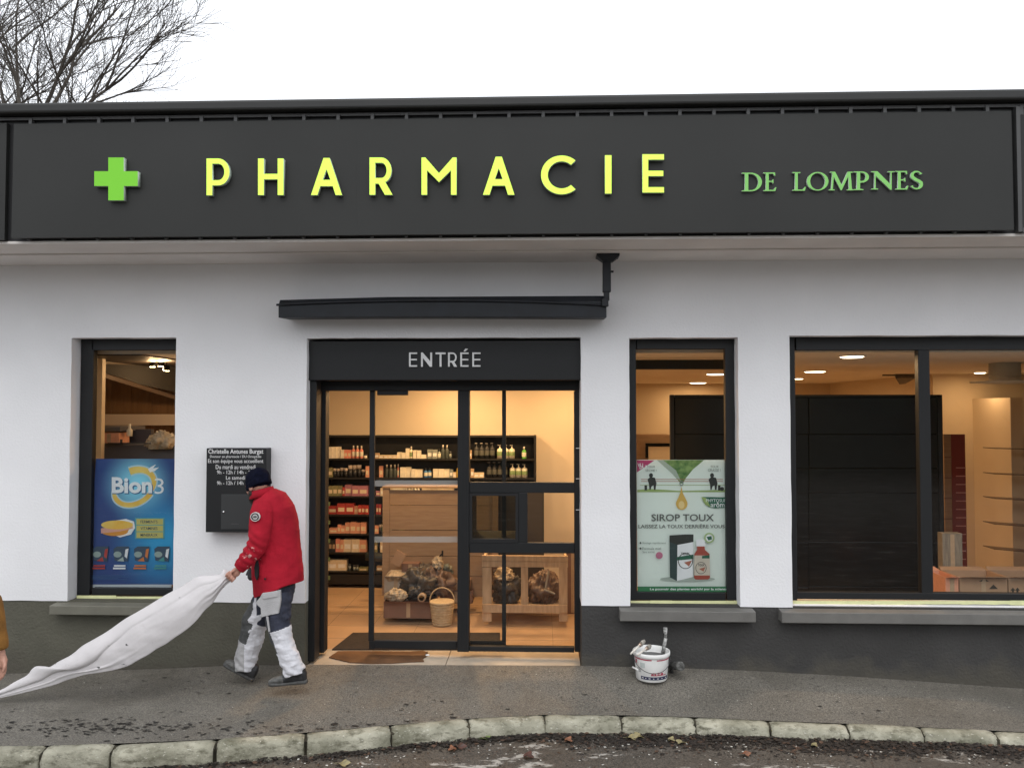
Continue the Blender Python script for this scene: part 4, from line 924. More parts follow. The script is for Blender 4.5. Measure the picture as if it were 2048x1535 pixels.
# turned up collar
mb = MB(); col = []
for (px, py, hw, hd) in ((524, 992, 24, .098), (524, 984, 22, .092), (523, 977, 21, .088)):
    c = at(px, py, YB); r = hw*(c.y-CAM.y)/F; col.append([c+Vector((r*math.cos(2*PI*k/24), hd*math.sin(2*PI*k/24), -.25*r*math.cos(2*PI*k/24)*-1)) for k in range(24)])
mb.loft(col, 0, False); co = mb.build('collar', M['red'], jo, True); s = co.modifiers.new('s', 'SOLIDIFY'); s.thickness = .012; s.offset = 0
mb = MB(); pts = [(512, 1120), (508.5, 1135), (509, 1150), (513, 1160), (516, 1150), (516, 1132), (514, 1121)]
outline_mesh('pocket', [pts], YB-.190, .03, mat('pocket lining', (.01, .01, .012), .9), jo)
bdx, bdy = 510, 1033
def disc(cx, cy, rx, ry, Y, m, name, parent, th=.004): return outline_mesh(name, [arc(cx, cy, rx, ry, 0, 352, 26)], Y, th, m, parent)
bd = disc(bdx, bdy, 9.5, 9.0, YB-.283, mat('badge white', (.62, .62, .6), .7), 'badge', jo, .02)
outline_mesh('badge_ring', [arc(bdx, bdy, 8.2, 7.7, 0, 352, 26), arc(bdx, bdy, 5.6, 5.0, 0, 352, 26)], YB-.2836, .002, mat('badge black', (.05, .05, .05), .7), jo)
text('badge_lettering', 'HH', bdx-4.5, bdy-3, bdx+4.5, bdy+3, YB-.2838, .001, M['frame2'], jo, .05)
for (a_, b_) in ((530, 1157), (500, 1136)): mb = MB(); mb.ball(at(a_, b_, YB-.19), .008, 6); mb.build('snap', M['frame2'], jo, True)
# trousers
tr = MB()
limb(tr, [(556, 1160, 36, 0, .15), (553, 1180, 35, 0, .155), (550, 1205, 31, 0, .15), (546, 1222, 24, 0, .12)], YB, 24)
limb(tr, [(556, 1182, 27, -.07, .10), (557, 1215, 27, -.09, .10), (556, 1245, 24, -.10, .095), (563, 1270, 21.5, -.10, .088), (571, 1295, 20, -.10, .082), (580, 1318, 20, -.10, .08), (588, 1338, 21, -.10, .078), (590, 1346, 20.5, -.10, .076)], YB, 20)
limb(tr, [(540, 1182, 27, .07, .10), (525, 1215, 27, .09, .10), (509, 1245, 26, .10, .095), (504, 1270, 24, .10, .09), (499, 1292, 24, .10, .085), (493, 1315, 23, .10, .08), (490, 1333, 19.5, .10, .075), (490, 1338, 18.5, .10, .073)], YB, 20)
def tfold(c):
    v = folds(.011, 5, (1.3, 1, 1.9))(c)+folds(.005, 12, (1.3, 1, 1.9))(c)
    k = math.exp(-((c.z-at(560, 1335, YB).z)/.07)**2); return v+.004*k*math.sin(c.z*110+c.x*60+4*noise.noise(c*9))
me = remesh(tr, .0052, 4, tfold)
navy = mat('slate navy drill', (.030, .034, .055), .85, .25, 20, .3, 150); greyd = mat('dark grey drill', (.065, .068, .068), .85, .25, 20, .3, 150); wht = mat('white drill', (.66, .66, .70), .85, .10, 7, .3, 130)
wht2 = mat('shaded off-white drill', (.40, .395, .40), .85, .12, 12, .3, 130); blk = mat('black belt', (.012, .012, .015), .7)  # off-white drill greyed, pocket shading put into its colour
tro = put(me, 'trousers', [wht, navy, greyd, wht2, blk], wk)
def inside(p, poly):
    x, y = p; c = False; j = len(poly)-1
    for i in range(len(poly)):
        xi, yi = poly[i]; xj, yj = poly[j]
        if (yi > y) != (yj > y) and x < (xj-xi)*(y-yi)/(yj-yi)+xi: c = not c
        j = i
    return c
def xz(poly, Y): return [(at(a, b, Y).x, at(a, b, Y).z) for a, b in poly]
YN, YF = YB-.15, YB+.05
zones_near = [(4, xz([(505, 1150), (605, 1140), (605, 1172), (556, 1180), (505, 1188)], YN)), (1, xz([(500, 1170), (605, 1160), (578, 1252), (539, 1263), (530, 1232), (500, 1240)], YN)), (2, xz([(505, 1230), (531, 1232), (544, 1268), (556, 1306), (542, 1312), (525, 1275)], YN))]
zones_far = [(2, xz([(470, 1180), (520, 1205), (512, 1240), (495, 1286), (460, 1276)], YF)), (1, xz([(500, 1150), (620, 1150), (600, 1240), (540, 1262), (519, 1246), (505, 1235), (505, 1200)], YF)), (3, xz([(470, 1270), (492, 1284), (490, 1345), (460, 1345)], YF))]
for p_ in me.polygons:
    c = p_.center; zs_ = zones_near if c.y < YB+.005 else zones_far
    for mi, pl in zs_:
        if inside((c.x, c.z), pl): p_.material_index = mi; break
# holster pocket hanging on the near thigh
def patch(name, poly, Y, m, parent, thick=.012, bulge=.0): 
    o = outline_mesh(name, [poly], Y, thick, m, parent); b = o.modifiers.new('b', 'BEVEL'); b.width = .003; b.segments = 2; return o
patch('holster_pocket', [(524, 1186), (560, 1180), (561, 1200), (557, 1226), (541, 1229), (522, 1234), (521, 1215), (514, 1209), (512, 1203), (520, 1194)], YB-.202, wht2, tro, .03)
patch('pocket_flap', [(524, 1189), (556, 1184), (556, 1192), (525, 1198)], YB-.208, wht2, tro, .006)
patch('strap', [(532, 1232), (536, 1232), (540, 1262), (537, 1264)], YB-.204, wht2, tro, .012)
# shoes
M['shoe'] = mat('black worn leather', (.022, .022, .024), .55, .4, 30, .3, 60); M['shoeg'] = mat('scuffed grey leather', (.10, .10, .095), .75, .4, 25, .4, 70); M['sole'] = mat('grey rubber sole', (.07, .07, .068), .85, .3, 30)
def shoe(heel, toe, Y, z_heel=None):
    """heel, toe: picture points of the sole ends"""
    h = at(*heel, Y); t_ = at(*toe, Y); d = t_-h; L = d.length; d.normalize(); up = Vector((-d.z, 0, d.x)); 
    if up.z < 0: up = -up
    sd_ = Vector((0, 1, 0))
    def ringf(s, w_, lo, hi, n=18):
        c = h+d*L*s; out = []
        for k in range(n):
            a = 2*PI*k/n; y = w_*math.cos(a); zz = math.sin(a)
            out.append(c+sd_*y+up*(lo+(hi-lo)*(.5+.5*zz) if zz > 0 else lo+(hi-lo)*.5*(1+max(zz*1.6, -1))))
        return out
    mb = MB(); mb.loft([ringf(0, .022, .03, .085), ringf(.05, .036, .02, .125), ringf(.16, .04, .02, .135), ringf(.30, .041, .02, .130), ringf(.42, .042, .02, .094), ringf(.58, .045, .02, .076), ringf(.75, .048, .02, .066), ringf(.9, .042, .02, .056), ringf(.98, .026, .022, .045), ringf(1.0, .010, .024, .036)])
    me = remesh(mb, .006, 2, folds(.003, 22)); o = put(me, 'shoe', [M['shoe'], M['shoeg']], wk)
    for p_ in me.polygons:
        s_ = (p_.center-h).dot(d)/L; p_.material_index = 1 if s_ > .58+.05*noise.noise(p_.center*30) else 0
    m2 = MB(); m2.loft([[c for c in (ringf(s, w_, 0, .03+.004*math.sin(s*9)))] for s, w_ in ((-.012, .018), (.03, .038), (.2, .042), (.42, .040), (.62, .048), (.78, .051), (.92, .043), (.99, .022), (1.012, .008))])
    m2.build('sole', M['sole'], o, True)
    for k in range(4):
        m3 = MB(); c = h+d*L*(.40+.075*k)+up*(.098-.012*k); m3.tube([c+sd_*-.034-up*.012, c-sd_*.015, c+sd_*.015, c+sd_*.034-up*.012], .0032, 6); m3.build('lace', M['sole'], o, True)
shoe((614, 1364.5), (538, 1370), YB-.10)
shoe((506, 1361), (447, 1328), YB+.10)
# ---- second person at the left edge
YP = -2.55
gp = at(-80, 1400, YP); gz = ROADZ
p2 = thing('person', (gp.x, YP, gz), 'person in mustard brown sleeve cut off by the left picture edge, arm hanging', 'person')
b2 = MB(); S_ = (YP-CAM.y)/F
def wpt(x, y, z): return Vector((x, y, z))
cx2 = at(-105, 1200, YP).x; H0 = gz
def sec3(mb, S, n=20):
    rings = []
    for i, (x, y, z, rx, ry) in enumerate(S): rings.append([Vector((x+rx*math.cos(2*PI*k/n), y+ry*math.sin(2*PI*k/n), z)) for k in range(n)])
    mb.loft(rings)
b2h = Vector((cx2, YP, H0+1.62)); head(b2, b2h, (.5, 1, -.1))
sec3(b2, [(cx2, YP, H0+1.42, .055, .06), (cx2, YP, H0+1.53, .055, .06)])
sec3(b2, [(cx2, YP, H0+.80, .15, .11), (cx2, YP, H0+.95, .16, .12), (cx2, YP, H0+1.1, .14, .11), (cx2, YP, H0+1.3, .17, .12), (cx2, YP, H0+1.4, .13, .09), (cx2, YP, H0+1.46, .06, .06)])
for q in (-1, 1):
    b2.tube([(cx2+q*.09, YP, H0+.86), (cx2+q*.10, YP+.01, H0+.5), (cx2+q*.10, YP, H0+.08)], [.085, .06, .042], 14)
    b2.tube([(cx2+q*.10, YP-.04, H0+.05), (cx2+q*.10, YP+.14, H0+.035)], [.04, .03], 10)
hx = at(-4, 1330, YP)
sh2 = Vector((cx2+.19, YP, H0+1.38)); el = at(-24, 1200, YP); el.y = YP
wr = at(-8, 1300, YP); wr.y = YP+.02
b2.tube([sh2, el, wr, wr+Vector((.004, .01, -.03))], [.05, .042, .028, .027], 12)
pm = wr+Vector((.008, .01, -.06)); b2.tube([wr, pm, pm+Vector((-.002, 0, -.035))], [.027, .036, .034], 12, squash=.55)
for k, ln in enumerate((.85, 1, .95, .75)):
    b0 = pm+Vector((.024-.017*k, .004, -.035)); finger(b2, [b0, b0+Vector((-.002, -.004, -.035*ln)), b0+Vector((-.012, -.006, -.062*ln)), b0+Vector((-.024, -.004, -.078*ln))], .0095, .0075)
finger(b2, [pm+Vector((.02, -.01, .01)), pm+Vector((.036, -.02, -.022)), pm+Vector((.030, -.026, -.052))], .011, .0085)
la = Vector((cx2-.19, YP, H0+1.38)); b2.tube([la, la+Vector((-.04, 0, -.28)), la+Vector((-.02, .06, -.52))], [.05, .042, .03], 12); b2.ball(la+Vector((-.02, .07, -.58)), (.03, .035, .05), 7)
put(remesh(b2, .007, 2), 'body', M['skin'], p2)
M['must'] = mat('mustard brown knit', (.22, .10, .018), .9, .2, 12, .4, 160)
j2 = MB(); sec3(j2, [(cx2, YP, H0+.76, .19, .14), (cx2, YP, H0+.95, .19, .145), (cx2, YP, H0+1.2, .18, .14), (cx2, YP, H0+1.36, .19, .12), (cx2, YP, H0+1.44, .11, .09), (cx2, YP, H0+1.48, .075, .075)], 26)
j2.tube([sh2+Vector((-.03, 0, .02)), sh2+Vector((.01, 0, -.05)), el, wr+(el-wr)*.2, wr+Vector((0, 0, .018)), wr], [.06, .075, .066, .056, .048, .047], 18)
j2.tube([la+Vector((.03, 0, .02)), la+Vector((-.01, 0, -.05)), la+Vector((-.04, 0, -.28)), la+Vector((-.02, .06, -.50))], [.06, .075, .062, .045], 18)
put(remesh(j2, .009, 3, folds(.006, 6, (1, 1, 1.6))), 'sweater', M['must'], p2)
j3 = MB(); sec3(j3, [(cx2, YP, H0+.78, .165, .125), (cx2, YP, H0+.95, .165, .125)], 22)
for q in (-1, 1): j3.tube([(cx2+q*.085, YP, H0+.88), (cx2+q*.10, YP+.01, H0+.5), (cx2+q*.10, YP, H0+.10)], [.10, .078, .068], 16)
put(remesh(j3, .009, 2, folds(.006, 8)), 'trousers', navy, p2)
for q in (-1, 1):
    m3 = MB(); m3.loft([[Vector((cx2+q*.10+w_*math.cos(2*PI*k/14), y, H0+.002+h_*(.5+.5*math.sin(2*PI*k/14)))) for k in range(14)] for y, w_, h_ in ((YP-.10, .03, .07), (YP-.06, .045, .11), (YP+.02, .045, .11), (YP+.10, .048, .075), (YP+.17, .035, .05), (YP+.19, .012, .03))])
    m3.build('shoe', M['shoe'], p2, True)
m3 = MB(); m3.ball(b2h+Vector((0, -.015, .035)), (.086, .104, .092), 10); put(remesh(m3, .008, 1, lambda c: noise.noise(c*60)*.005), 'hair', mat('brown hair', (.05, .03, .02), .8), p2)
# ================================================================== WHITE SHEET
top = [(466, 1147), (455, 1141), (447, 1139), (440, 1148), (420, 1150), (395, 1153), (365, 1171), (330, 1190), (299, 1209), (270, 1226), (249, 1238), (215, 1262), (186, 1279), (165, 1291), (143, 1309), (118, 1322), (100, 1333), (88, 1332), (73, 1332), (64, 1338), (54, 1350), (28, 1364), (0, 1380), (-60, 1402), (-140, 1412), (-240, 1416)]
bot = [(467, 1160), (458, 1164), (450, 1171), (440, 1182), (425, 1205), (410, 1219), (392, 1241), (372, 1259), (350, 1274), (332, 1287), (313, 1297), (296, 1309), (277, 1319), (262, 1328), (246, 1334), (222, 1340), (196, 1344), (170, 1348), (150, 1354), (133, 1359), (110, 1368), (60, 1381), (0, 1395), (-60, 1408), (-140, 1420), (-240, 1426)]
YS = -.72; n = len(top); m_ = 44; RS = 4; mb = MB()
def inter(tab, u):
    u = max(0, min(len(tab)-1.0001, u)); i = int(u); f = u-i; p0 = tab[max(i-1, 0)]; p1 = tab[i]; p2_ = tab[i+1]; p3 = tab[min(i+2, len(tab)-1)]
    return [.5*((2*b)+(-a+c)*f+(2*a-5*b+4*c-d)*f*f+(-a+3*b-3*c+d)*f**3) for a, b, c, d in zip(p0, p1, p2_, p3)]
NU = (n-1)*RS
for i in range(NU+1):
    u = i/RS; s_ = u/(n-1); A = inter(top, u); Bt = inter(bot, u)
    for j in range(m_+1):
        t_ = j/m_; px = A[0]+(Bt[0]-A[0])*t_; py = A[1]+(Bt[1]-A[1])*t_
        ridge = 0
        lf = max(0, min(1, (s_-.40)/.2)); c1 = .26+.24*lf+.02*math.sin(s_*11)
        x_ = t_/c1
        if x_ < 1: ridge -= (.006+.036*lf)*math.sqrt(max(0, 1-(2*x_-1)**2*.98))
        ridge -= (.04-.02*lf)*math.sin(PI*t_)                                       # belly of the sheet
        if s_ < .30: ridge -= .013*max(0, 1-abs(t_-.55-.5*s_)/.10)*(1-s_/.30)          # pull lines running from the fist
        if s_ < .22: ridge -= .018*max(0, 1-abs(t_-.80)/.08)*(1-s_/.22)
        ridge -= .009*lf*max(0, 1-abs(t_-.78)/.07)
        ridge += .008*noise.noise(Vector((px*.016, py*.016, 2)))+.0035*noise.noise(Vector((px*.06, py*.06, 5)))+.0015*noise.noise(Vector((px*.2, py*.2, 5)))
        env = min(1, s_*9)*min(1, max(.15, (1-s_)*2.2))
        Y = YS-.03*math.sin(PI*s_)+ridge*env-.12*t_*math.sin(PI*min(1, s_*1.1))*.5
        P = at(px, py, Y); gzz = ground_z(P.x, P.y)+.006
        if P.z < gzz: P = atz(px, py, gzz)
        mb.v.append(tuple(P))
for i in range(NU):
    for j in range(m_):
        a_ = i*(m_+1)+j; mb.f.append((a_, a_+1, a_+m_+2, a_+m_+1)); mb.m.append(0)
def cloth_mat():
    m = mat('dusty white tarpaulin', (.60, .575, .58), .6, .06, 3, .25, 18, spec=.4); t = m.node_tree; p = t.nodes['Principled BSDF']; L = t.links.new
    src = p.inputs['Base Color'].links[0].from_socket; tc = [n for n in t.nodes if n.type == 'TEX_COORD'][0]
    mp = t.nodes.new('ShaderNodeMapping'); mp.inputs['Scale'].default_value = (1, 1, 2.4); mp.inputs['Rotation'].default_value = (0, .5, 0); L(tc.outputs['Object'], mp.inputs[0])
    v = t.nodes.new('ShaderNodeTexNoise'); v.inputs['Scale'].default_value = 9; v.inputs['Detail'].default_value = 5; L(mp.outputs[0], v.inputs[0])
    r = t.nodes.new('ShaderNodeValToRGB'); r.color_ramp.elements[0].position = .705; r.color_ramp.elements[1].position = .73; L(v.outputs['Fac'], r.inputs[0])
    x = t.nodes.new('ShaderNodeMix'); x.data_type = 'RGBA'; L(r.outputs[0], x.inputs['Factor']); L(src, x.inputs['A']); x.inputs['B'].default_value = (.03, .03, .03, 1); L(x.outputs['Result'], p.inputs['Base Color']); return m
sh_ = mb.build('plastic_sheet', cloth_mat(), None, True); s = sh_.modifiers.new('s', 'SOLIDIFY'); s.thickness = .0025
tag(sh_, 'long white plastic sheet trailing from the hand of the worker onto the pavement', 'sheet')
for (x_, y_, l_) in ((284, 1307, .030), (326, 1282, .014), (115, 1334, .02), (163, 1336, .018), (193, 1310, .012), (324, 1237, .008), (325, 1252, .007), (280, 1268, .008)):
    pass
# ================================================================== TREES
M['bark'] = mat('dark bark', (.06, .05, .04), .9, .3, 12); M['moss_bark'] = mat('mossy bark', (.075, .072, .04), .9, .3, 10)
def tree(base, px_dir, h_trunk, seed, label, limbs, spread=1.0, ymax=205, twig=5):
    r = random.Random(seed); t = thing('bare_tree', base, label, 'tree', None)
    mb = MB(); base = Vector(base); fork = base+Vector((r.uniform(-.2, .2), 0, h_trunk))
    mb.tube([base, base.lerp(fork, .5)+Vector((.06, 0, 0)), fork], [.22, .17, .14], 10); mb.build('trunk', M['moss_bark'], t, True)
    out = MB(); cnt = [0]
    def branch(m, p, d, L, rad, lvl):
        pts = [p]; q = p.copy(); dd = d.copy(); nseg = 4 if lvl < 3 else 3
        for i in range(nseg):
            dd = (dd+Vector((r.gauss(0, .07), r.gauss(0, .07), r.gauss(.02, .05)))).normalized(); q = q+dd*(L/nseg); pts.append(q.copy())
        m.tube(pts, [max(.0045, rad*(1-.55*i/nseg)) for i in range(nseg+1)], 5 if lvl < 2 else 3, cap=False)
        if lvl >= twig: return
        nb_ = (6, 5, 4, 3, 2)[lvl]
        for k in range(nb_):
            f = r.uniform(.25, 1.0) if k else 1.0; i = min(nseg-1, int(f*nseg)); b = pts[i].lerp(pts[i+1], f*nseg-i if i < nseg else 1)
            ax = Vector((r.gauss(0, 1), r.gauss(0, 1), r.gauss(0, .6)+.25)).normalized()
            nd = (dd*1.0+ax*r.uniform(.40, .95)*spread).normalized()
            branch(m, b, nd, L*r.uniform(.45, .82), rad*.46, lvl+1)
    for d, L in limbs:
        m = MB(); branch(m, fork+Vector((0, 0, -.05)), Vector(d).normalized(), L, .055, 0); m.build('limb', M['bark'], t)
    return t
tb = at(40, 600, 9.5)
tree((tb.x, 9.5, 0), 0, 7.6, 11, 'bare leafless tree behind the left end of the roof, tallest and closest', [((.72, -.1, .85), 2.6), ((-.1, .1, 1), 2.8), ((-.55, -.2, .8), 2.6), ((1.1, .1, .60), 2.5), ((.3, .2, .8), 2.6)], twig=4)
tb = at(-150, 600, 12.5)
tree((tb.x, 12.5, 0), 0, 8.0, 5, 'bare leafless tree farther left behind the roof, partly cut by the picture edge', [((.6, 0, 1), 2.9), ((.85, .1, .7), 2.8), ((.2, 0, 1), 3.0)], twig=4)
tb = at(95, 600, 14.5)
tree((tb.x, 14.5, 0), 0, 8.0, 9, 'slender bare tree rising farthest behind the roof between the others', [((.3, 0, 1), 2.3), ((.75, 0, .8), 2.1), ((-.4, 0, .9), 2.6)], twig=4)
# opposite side of the street, seen only as reflection in the panes
hm = MB(); r = random.Random(4)
for i in range(2600):
    x = r.uniform(-26, 26); z = r.uniform(-.1, 5.6+1.2*noise.noise(Vector((x*.3, 0, 0)))); y = -24+r.uniform(-1.2, 1.2)
    s_ = r.uniform(.25, .6); a = Vector((r.gauss(0, 1), r.gauss(0, 1), r.gauss(0, 1))).normalized(); b = a.cross(Vector((.3, .5, 1))).normalized(); c = Vector((x, y, z))
    hm.add([c+a*s_, c+b*s_, c-a*s_, c-b*s_], [(0, 1, 2, 3)])
hm.box(-26, 26, -25, -23.6, -.2, 4.6)
tag(hm.build('hedge', mat('dark conifer green', (.03, .045, .02), .9, .4, 3)), 'tall dark evergreen hedge along the far side of the street', 'hedge')
# ================================================================== INTERIOR
M['tan'] = mat('cream interior paint', (.70, .58, .42), .8, .03, 2)
M['ceil'] = mat('white ceiling', (.86, .80, .70), .9)
M['tile'] = mat('terracotta floor tile', (.52, .34, .20), .35, .10, 3, .02, 20)
M['joint'] = mat('floor joint', (.30, .22, .15), .8)
M['blackp'] = mat('black lacquer', (.007, .008, .0085), .25, spec=.35)
M['shelfb'] = mat('black shelving', (.012, .011, .010), .5, .2, 8)
M['wood'] = mat('pale oak', (.36, .24, .14), .55, 0, 5, .05, 40, col2=(.30, .19, .11), stretch=(1, 1, 8)); M['woodv'] = mat('oak panel', (.30, .17, .085), .5, 0, 3, .05, 40, col2=(.22, .12, .06), stretch=(9, 1, 1))
M['ply'] = mat('raw pallet wood', (.62, .44, .27), .75, 0, 5, .1, 60, col2=(.48, .32, .19), stretch=(6, 1, 1))
M['card'] = mat('brown cardboard', (.40, .25, .15), .8, .08, 6); M['cardd'] = mat('dark brown cardboard', (.22, .12, .08), .8, .1, 6)
ZC = 2.66; YA = 3.30; YBK = 8.6; YCW = 4.6
xd = at(1215, 900, YA).x; xe = at(1868, 900, YCW).x
room = group_struct('interior_room')
def ibox(name, m, *b):
    mb = MB(); mb.box(*b); o = mb.build(name, m, room); return o
ibox('interior_floor', M['tile'], XL+.26, XR-.26, .551, 8.69, -.2, -.003)
for i, yy in enumerate([.9+.45*k for k in range(10)]): ibox('floor_joint', M['joint'], -3, 3.2, yy, yy+.004, -.004, -.0015)
for i in range(-6, 8): ibox('floor_joint', M['joint'], i*.45+.1, i*.45+.104, .552, 5, -.004, -.0018)
ibox('interior_ceiling', M['ceil'], XL+.26, XR-.26, .301, 8.69, ZC, ZC+.05)
ibox('interior_wall', M['tan'], XL+.26, xd, YA, YA+.1, 0, ZC-.001)
ibox('interior_wall', M['tan'], xd-.1, xd, YA+.101, YBK-.001, 0, ZC-.001)
ibox('interior_wall', M['tan'], xd-.1, xe+.1, YBK, YBK+.05, 0, ZC-.001)
ibox('interior_wall', M['tan'], xe, XR-.3, YCW, YCW+.1, 0, ZC-.001)
ibox('interior_wall', M['tan'], xe, xe+.1, YCW+.101, YBK-.001, 0, ZC-.001)
xr = at(2012, 900, 3.6).x
ibox('interior_wall', M['tan'], xr+.12, xr+.27, 3.7, YCW-.001, 0, at(2012, 795, 3.7).z)
# downlights: each a disc in a rim with its own lamp
def downlight(px, py, label, r=.12, e=26, pos=None, z=ZC):
    c = Vector(pos) if pos else atz(px, py, z-.01)
    t = thing('downlight', (c.x, c.y, z-.012), label, 'ceiling light', 'round downlights in the shop ceiling')
    mb = MB(); mb.lathe((c.x, c.y, z), [(r, -.001), (r+.018, -.001), (r+.018, -.010), (r, -.012)], 24); mb.build('rim', M['white'], t, True)
    mb = MB(); mb.lathe((c.x, c.y, z), [(0, -.022), (r*.8, -.02), (r*.98, -.013), (r*.98, -.002), (0, -.002)], 24); mb.build('diffuser', EM, t)
    ld = bpy.data.lights.new('downlight_lamp', 'AREA'); ld.shape = 'DISK'; ld.size = r*1.8; ld.energy = e; ld.color = (1, .62, .30)
    lo_ = bpy.data.objects.new('downlight_lamp', ld); lo_.location = (c.x, c.y, z-.03); sc.collection.objects.link(lo_); lo_.parent = t; lo_.matrix_parent_inverse = Matrix.Translation(-t.location)
EM = mat('lit diffuser', (1, .9, .7), .5, emit=(1, .82, .55), es=9)
EI = 16
downlight(1432, 748, 'round downlight high in the cough syrup window, the nearer one', .13, EI)
downlight(0, 0, 'round downlight seen behind the cough syrup window, the farther one', .15, EI, pos=(at(1396, 768, 7.9).x, 7.9, 0))
downlight(1704, 713, 'round downlight at top of the wide window, nearest to the glass', .105, EI)
downlight(1630, 743, 'round downlight in the wide window, middle of the three at left', .13, EI)
downlight(1597, 757, 'small round downlight touching the left frame of the wide window', .07, EI*.6)
downlight(1960, 745, 'small bright spot beside the duct in the wide window', .07, EI*.35)
for x, y, l in ((-1.5, 1.3, 'downlight over the entrance mat, hidden by the door header'), (0.3, 1.5, 'downlight over the pallet, hidden by the door header'), (-1.0, 2.5, 'downlight before the left shelves, hidden by the header'), (.4, 2.55, 'downlight before the right shelves, hidden by the header')):
    downlight(0, 0, l, .10, 29 if x < 0 else 21, pos=(x, y, 0))
# ---- product shelving
YS1 = 3.05
un = thing('shelf_unit', (at(860, 1170, YS1).x, YS1, 0), 'tall black wall shelving stocked with bottles and cartons', 'shelving')
one('back_panel', M['shelfb'], un, [(648, 871, 1072, 1168, 3.27, .025)])
one('side_post', M['shelfb'], un, [(646, 870, 651, 1168, YS1, .215)]); one('side_post', M['shelfb'], un, [(1068, 870, 1072.5, 1168, YS1+.01, .2)])
one('top_panel', M['shelfb'], un, [(651.2, 870.5, 1067.8, 874, YS1+.02, .19)])
one('plinth', M['shelfb'], un, [(650, 1149, 1070, 1169, YS1+.01, .2)])
SH = [917, 955, 992.5, 1029.5, 1068, 1105.6, 1143]
for s_ in SH: one('shelf', M['shelfb'], un, [(651.3, s_, 1067.7, s_+3.2, YS1, .215)])
one('label_post', mat('pale post', (.5, .38, .25), .6), un, [(652, 1005, 656, 1165, YS1-.02, .018)])
for yy in (1003, 1040, 1077, 1114, 1151): one('label_clip', mat('green clip', (.16, .22, .1), .6), un, [(653, yy, 660, yy+8, YS1-.03, .008)])
PC = {}
def pm_(name, c, r=.5):
    if name not in PC: PC[name] = mat('product '+name, c, r, .06, 30)
    return PC[name]
COL = dict(w=('white', (.80, .72, .55)), c=('cream', (.72, .58, .38)), t=('tan', (.5, .34, .2)), p=('pink', (.72, .26, .18)), r=('red', (.42, .05, .04)), m=('mauve', (.42, .17, .2)), k=('black', (.03, .03, .03)), g=('grey', (.26, .28, .24)), a=('amber', (.55, .36, .05)), o=('olive', (.24, .22, .10)),
           b=('blue', (.05, .2, .42)), n=('green', (.12, .42, .06)), d=('dark glass', (.06, .07, .06)), s=('salmon', (.68, .32, .2)))
ORD = ['top', 'second', 'third', 'fourth', 'fifth', 'sixth', 'lowest']
def product(row, x0, x1, h, kind, c, Yf=None, label=None):
    base = SH[row]; Y = Yf or YS1+.03+random.uniform(0, .03)
    nm, rgb = COL[c]; m = pm_(nm, rgb); X0 = at(x0, base, Y).x; X1 = at(x1, base, Y).x; z0 = at(860, SH[row], YS1).z+.0006
    hh = h*(Y-CAM.y)/F; wd = X1-X0; g_ = .0012; side = 'left' if x1 < 742 else 'middle' if x1 < 925 else 'right'
    where = {'left': 'in the open doorway', 'middle': 'behind the sliding door', 'right': 'behind the fixed side glass'}[side]
    mb = MB(); cx_ = (X0+X1)/2
    if kind == 'b':
        dpt = min(.12, max(.05, wd*.9)); mb.box(X0+g_, X1-g_, Y, Y+dpt, z0, z0+hh)
        mb.box(X0+g_+wd*.12, X1-g_-wd*.12, Y-.0008, Y-.0002, z0+hh*.25, z0+hh*.62, 1)
        o = mb.build('carton', [m, pm_(*COL2.get(c, ('pale', (.85, .8, .7))))], None, False); nmk = 'carton'
    elif kind == 'o':
        r = wd/2-g_; mb.lathe((cx_, Y+r, z0), [(0, 0), (r*.95, 0), (r, hh*.03), (r, hh*.62), (r*.75, hh*.70), (r*.38, hh*.76), (r*.36, hh*.78)], 12, 0); mb.lathe((cx_, Y+r, z0), [(r*.42, hh*.78), (r*.42, hh*.98), (r*.38, hh), (0, hh)], 10, 1)
        mb.lathe((cx_, Y+r, z0), [(r*1.01, hh*.16), (r*1.02, hh*.17), (r*1.02, hh*.52), (r*1.01, hh*.53)], 12, 2)
        cap = pm_('cap white', (.75, .68, .55)) if c in 'apdwn' else pm_('cap dark', (.05, .05, .05)); lab = {'d': m, 'k': m, 'a': m}.get(c, pm_('label pale', (.78, .72, .55)))
        if c == 'w': lab = pm_('label green', (.24, .33, .14))
        o = mb.build('bottle', [m, cap, lab], None, True); nmk = 'bottle'
    elif kind == 'u':     # pump bottle
        r = wd/2-g_; mb.lathe((cx_, Y+r, z0), [(0, 0), (r, .001), (r, hh*.62), (r*.8, hh*.70), (r*.3, hh*.74), (r*.3, hh*.80), (r*.14, hh*.81), (r*.14, hh*.93)], 12, 0); mb.box(cx_-r*.75, cx_+r*.3, Y+r*.7, Y+r*1.3, z0+hh*.93, z0+hh, 1)
        mb.lathe((cx_, Y+r, z0), [(r*1.01, hh*.20), (r*1.02, hh*.21), (r*1.02, hh*.50), (r*1.01, hh*.51)], 12, 2)
        o = mb.build('pump_bottle', [m, pm_('pump grey', (.30, .28, .24)), pm_('label dark', (.10, .10, .08)) if c in 'kd' else pm_('label green', (.24, .33, .14))], None, True); nmk = 'pump bottle'
    else:
        r = wd/2-g_; mb.lathe((cx_, Y+r, z0), [(0, 0), (r*.95, 0), (r*.95, hh*.68), (0, hh*.68)], 12, 0); mb.lathe((cx_, Y+r, z0), [(0, hh*.685), (r, hh*.685), (r, hh), (0, hh)], 12, 1)
        o = mb.build('jar', [m, pm_('lid pale', (.6, .5, .4)) if c in 'kd' else pm_('cap dark', (.05, .05, .05))], None, True); nmk = 'jar'
    key = '%s %s %s shelf %s' % (nm, nmk, ORD[row], side)
    tag(o, label or '%s %s on the %s black shelf %s' % (nm, nmk, ORD[row], where), nmk if nmk != 'pump bottle' else 'bottle', '%s %ss on the %s shelf, %s' % (nm, nmk, ORD[row], where))
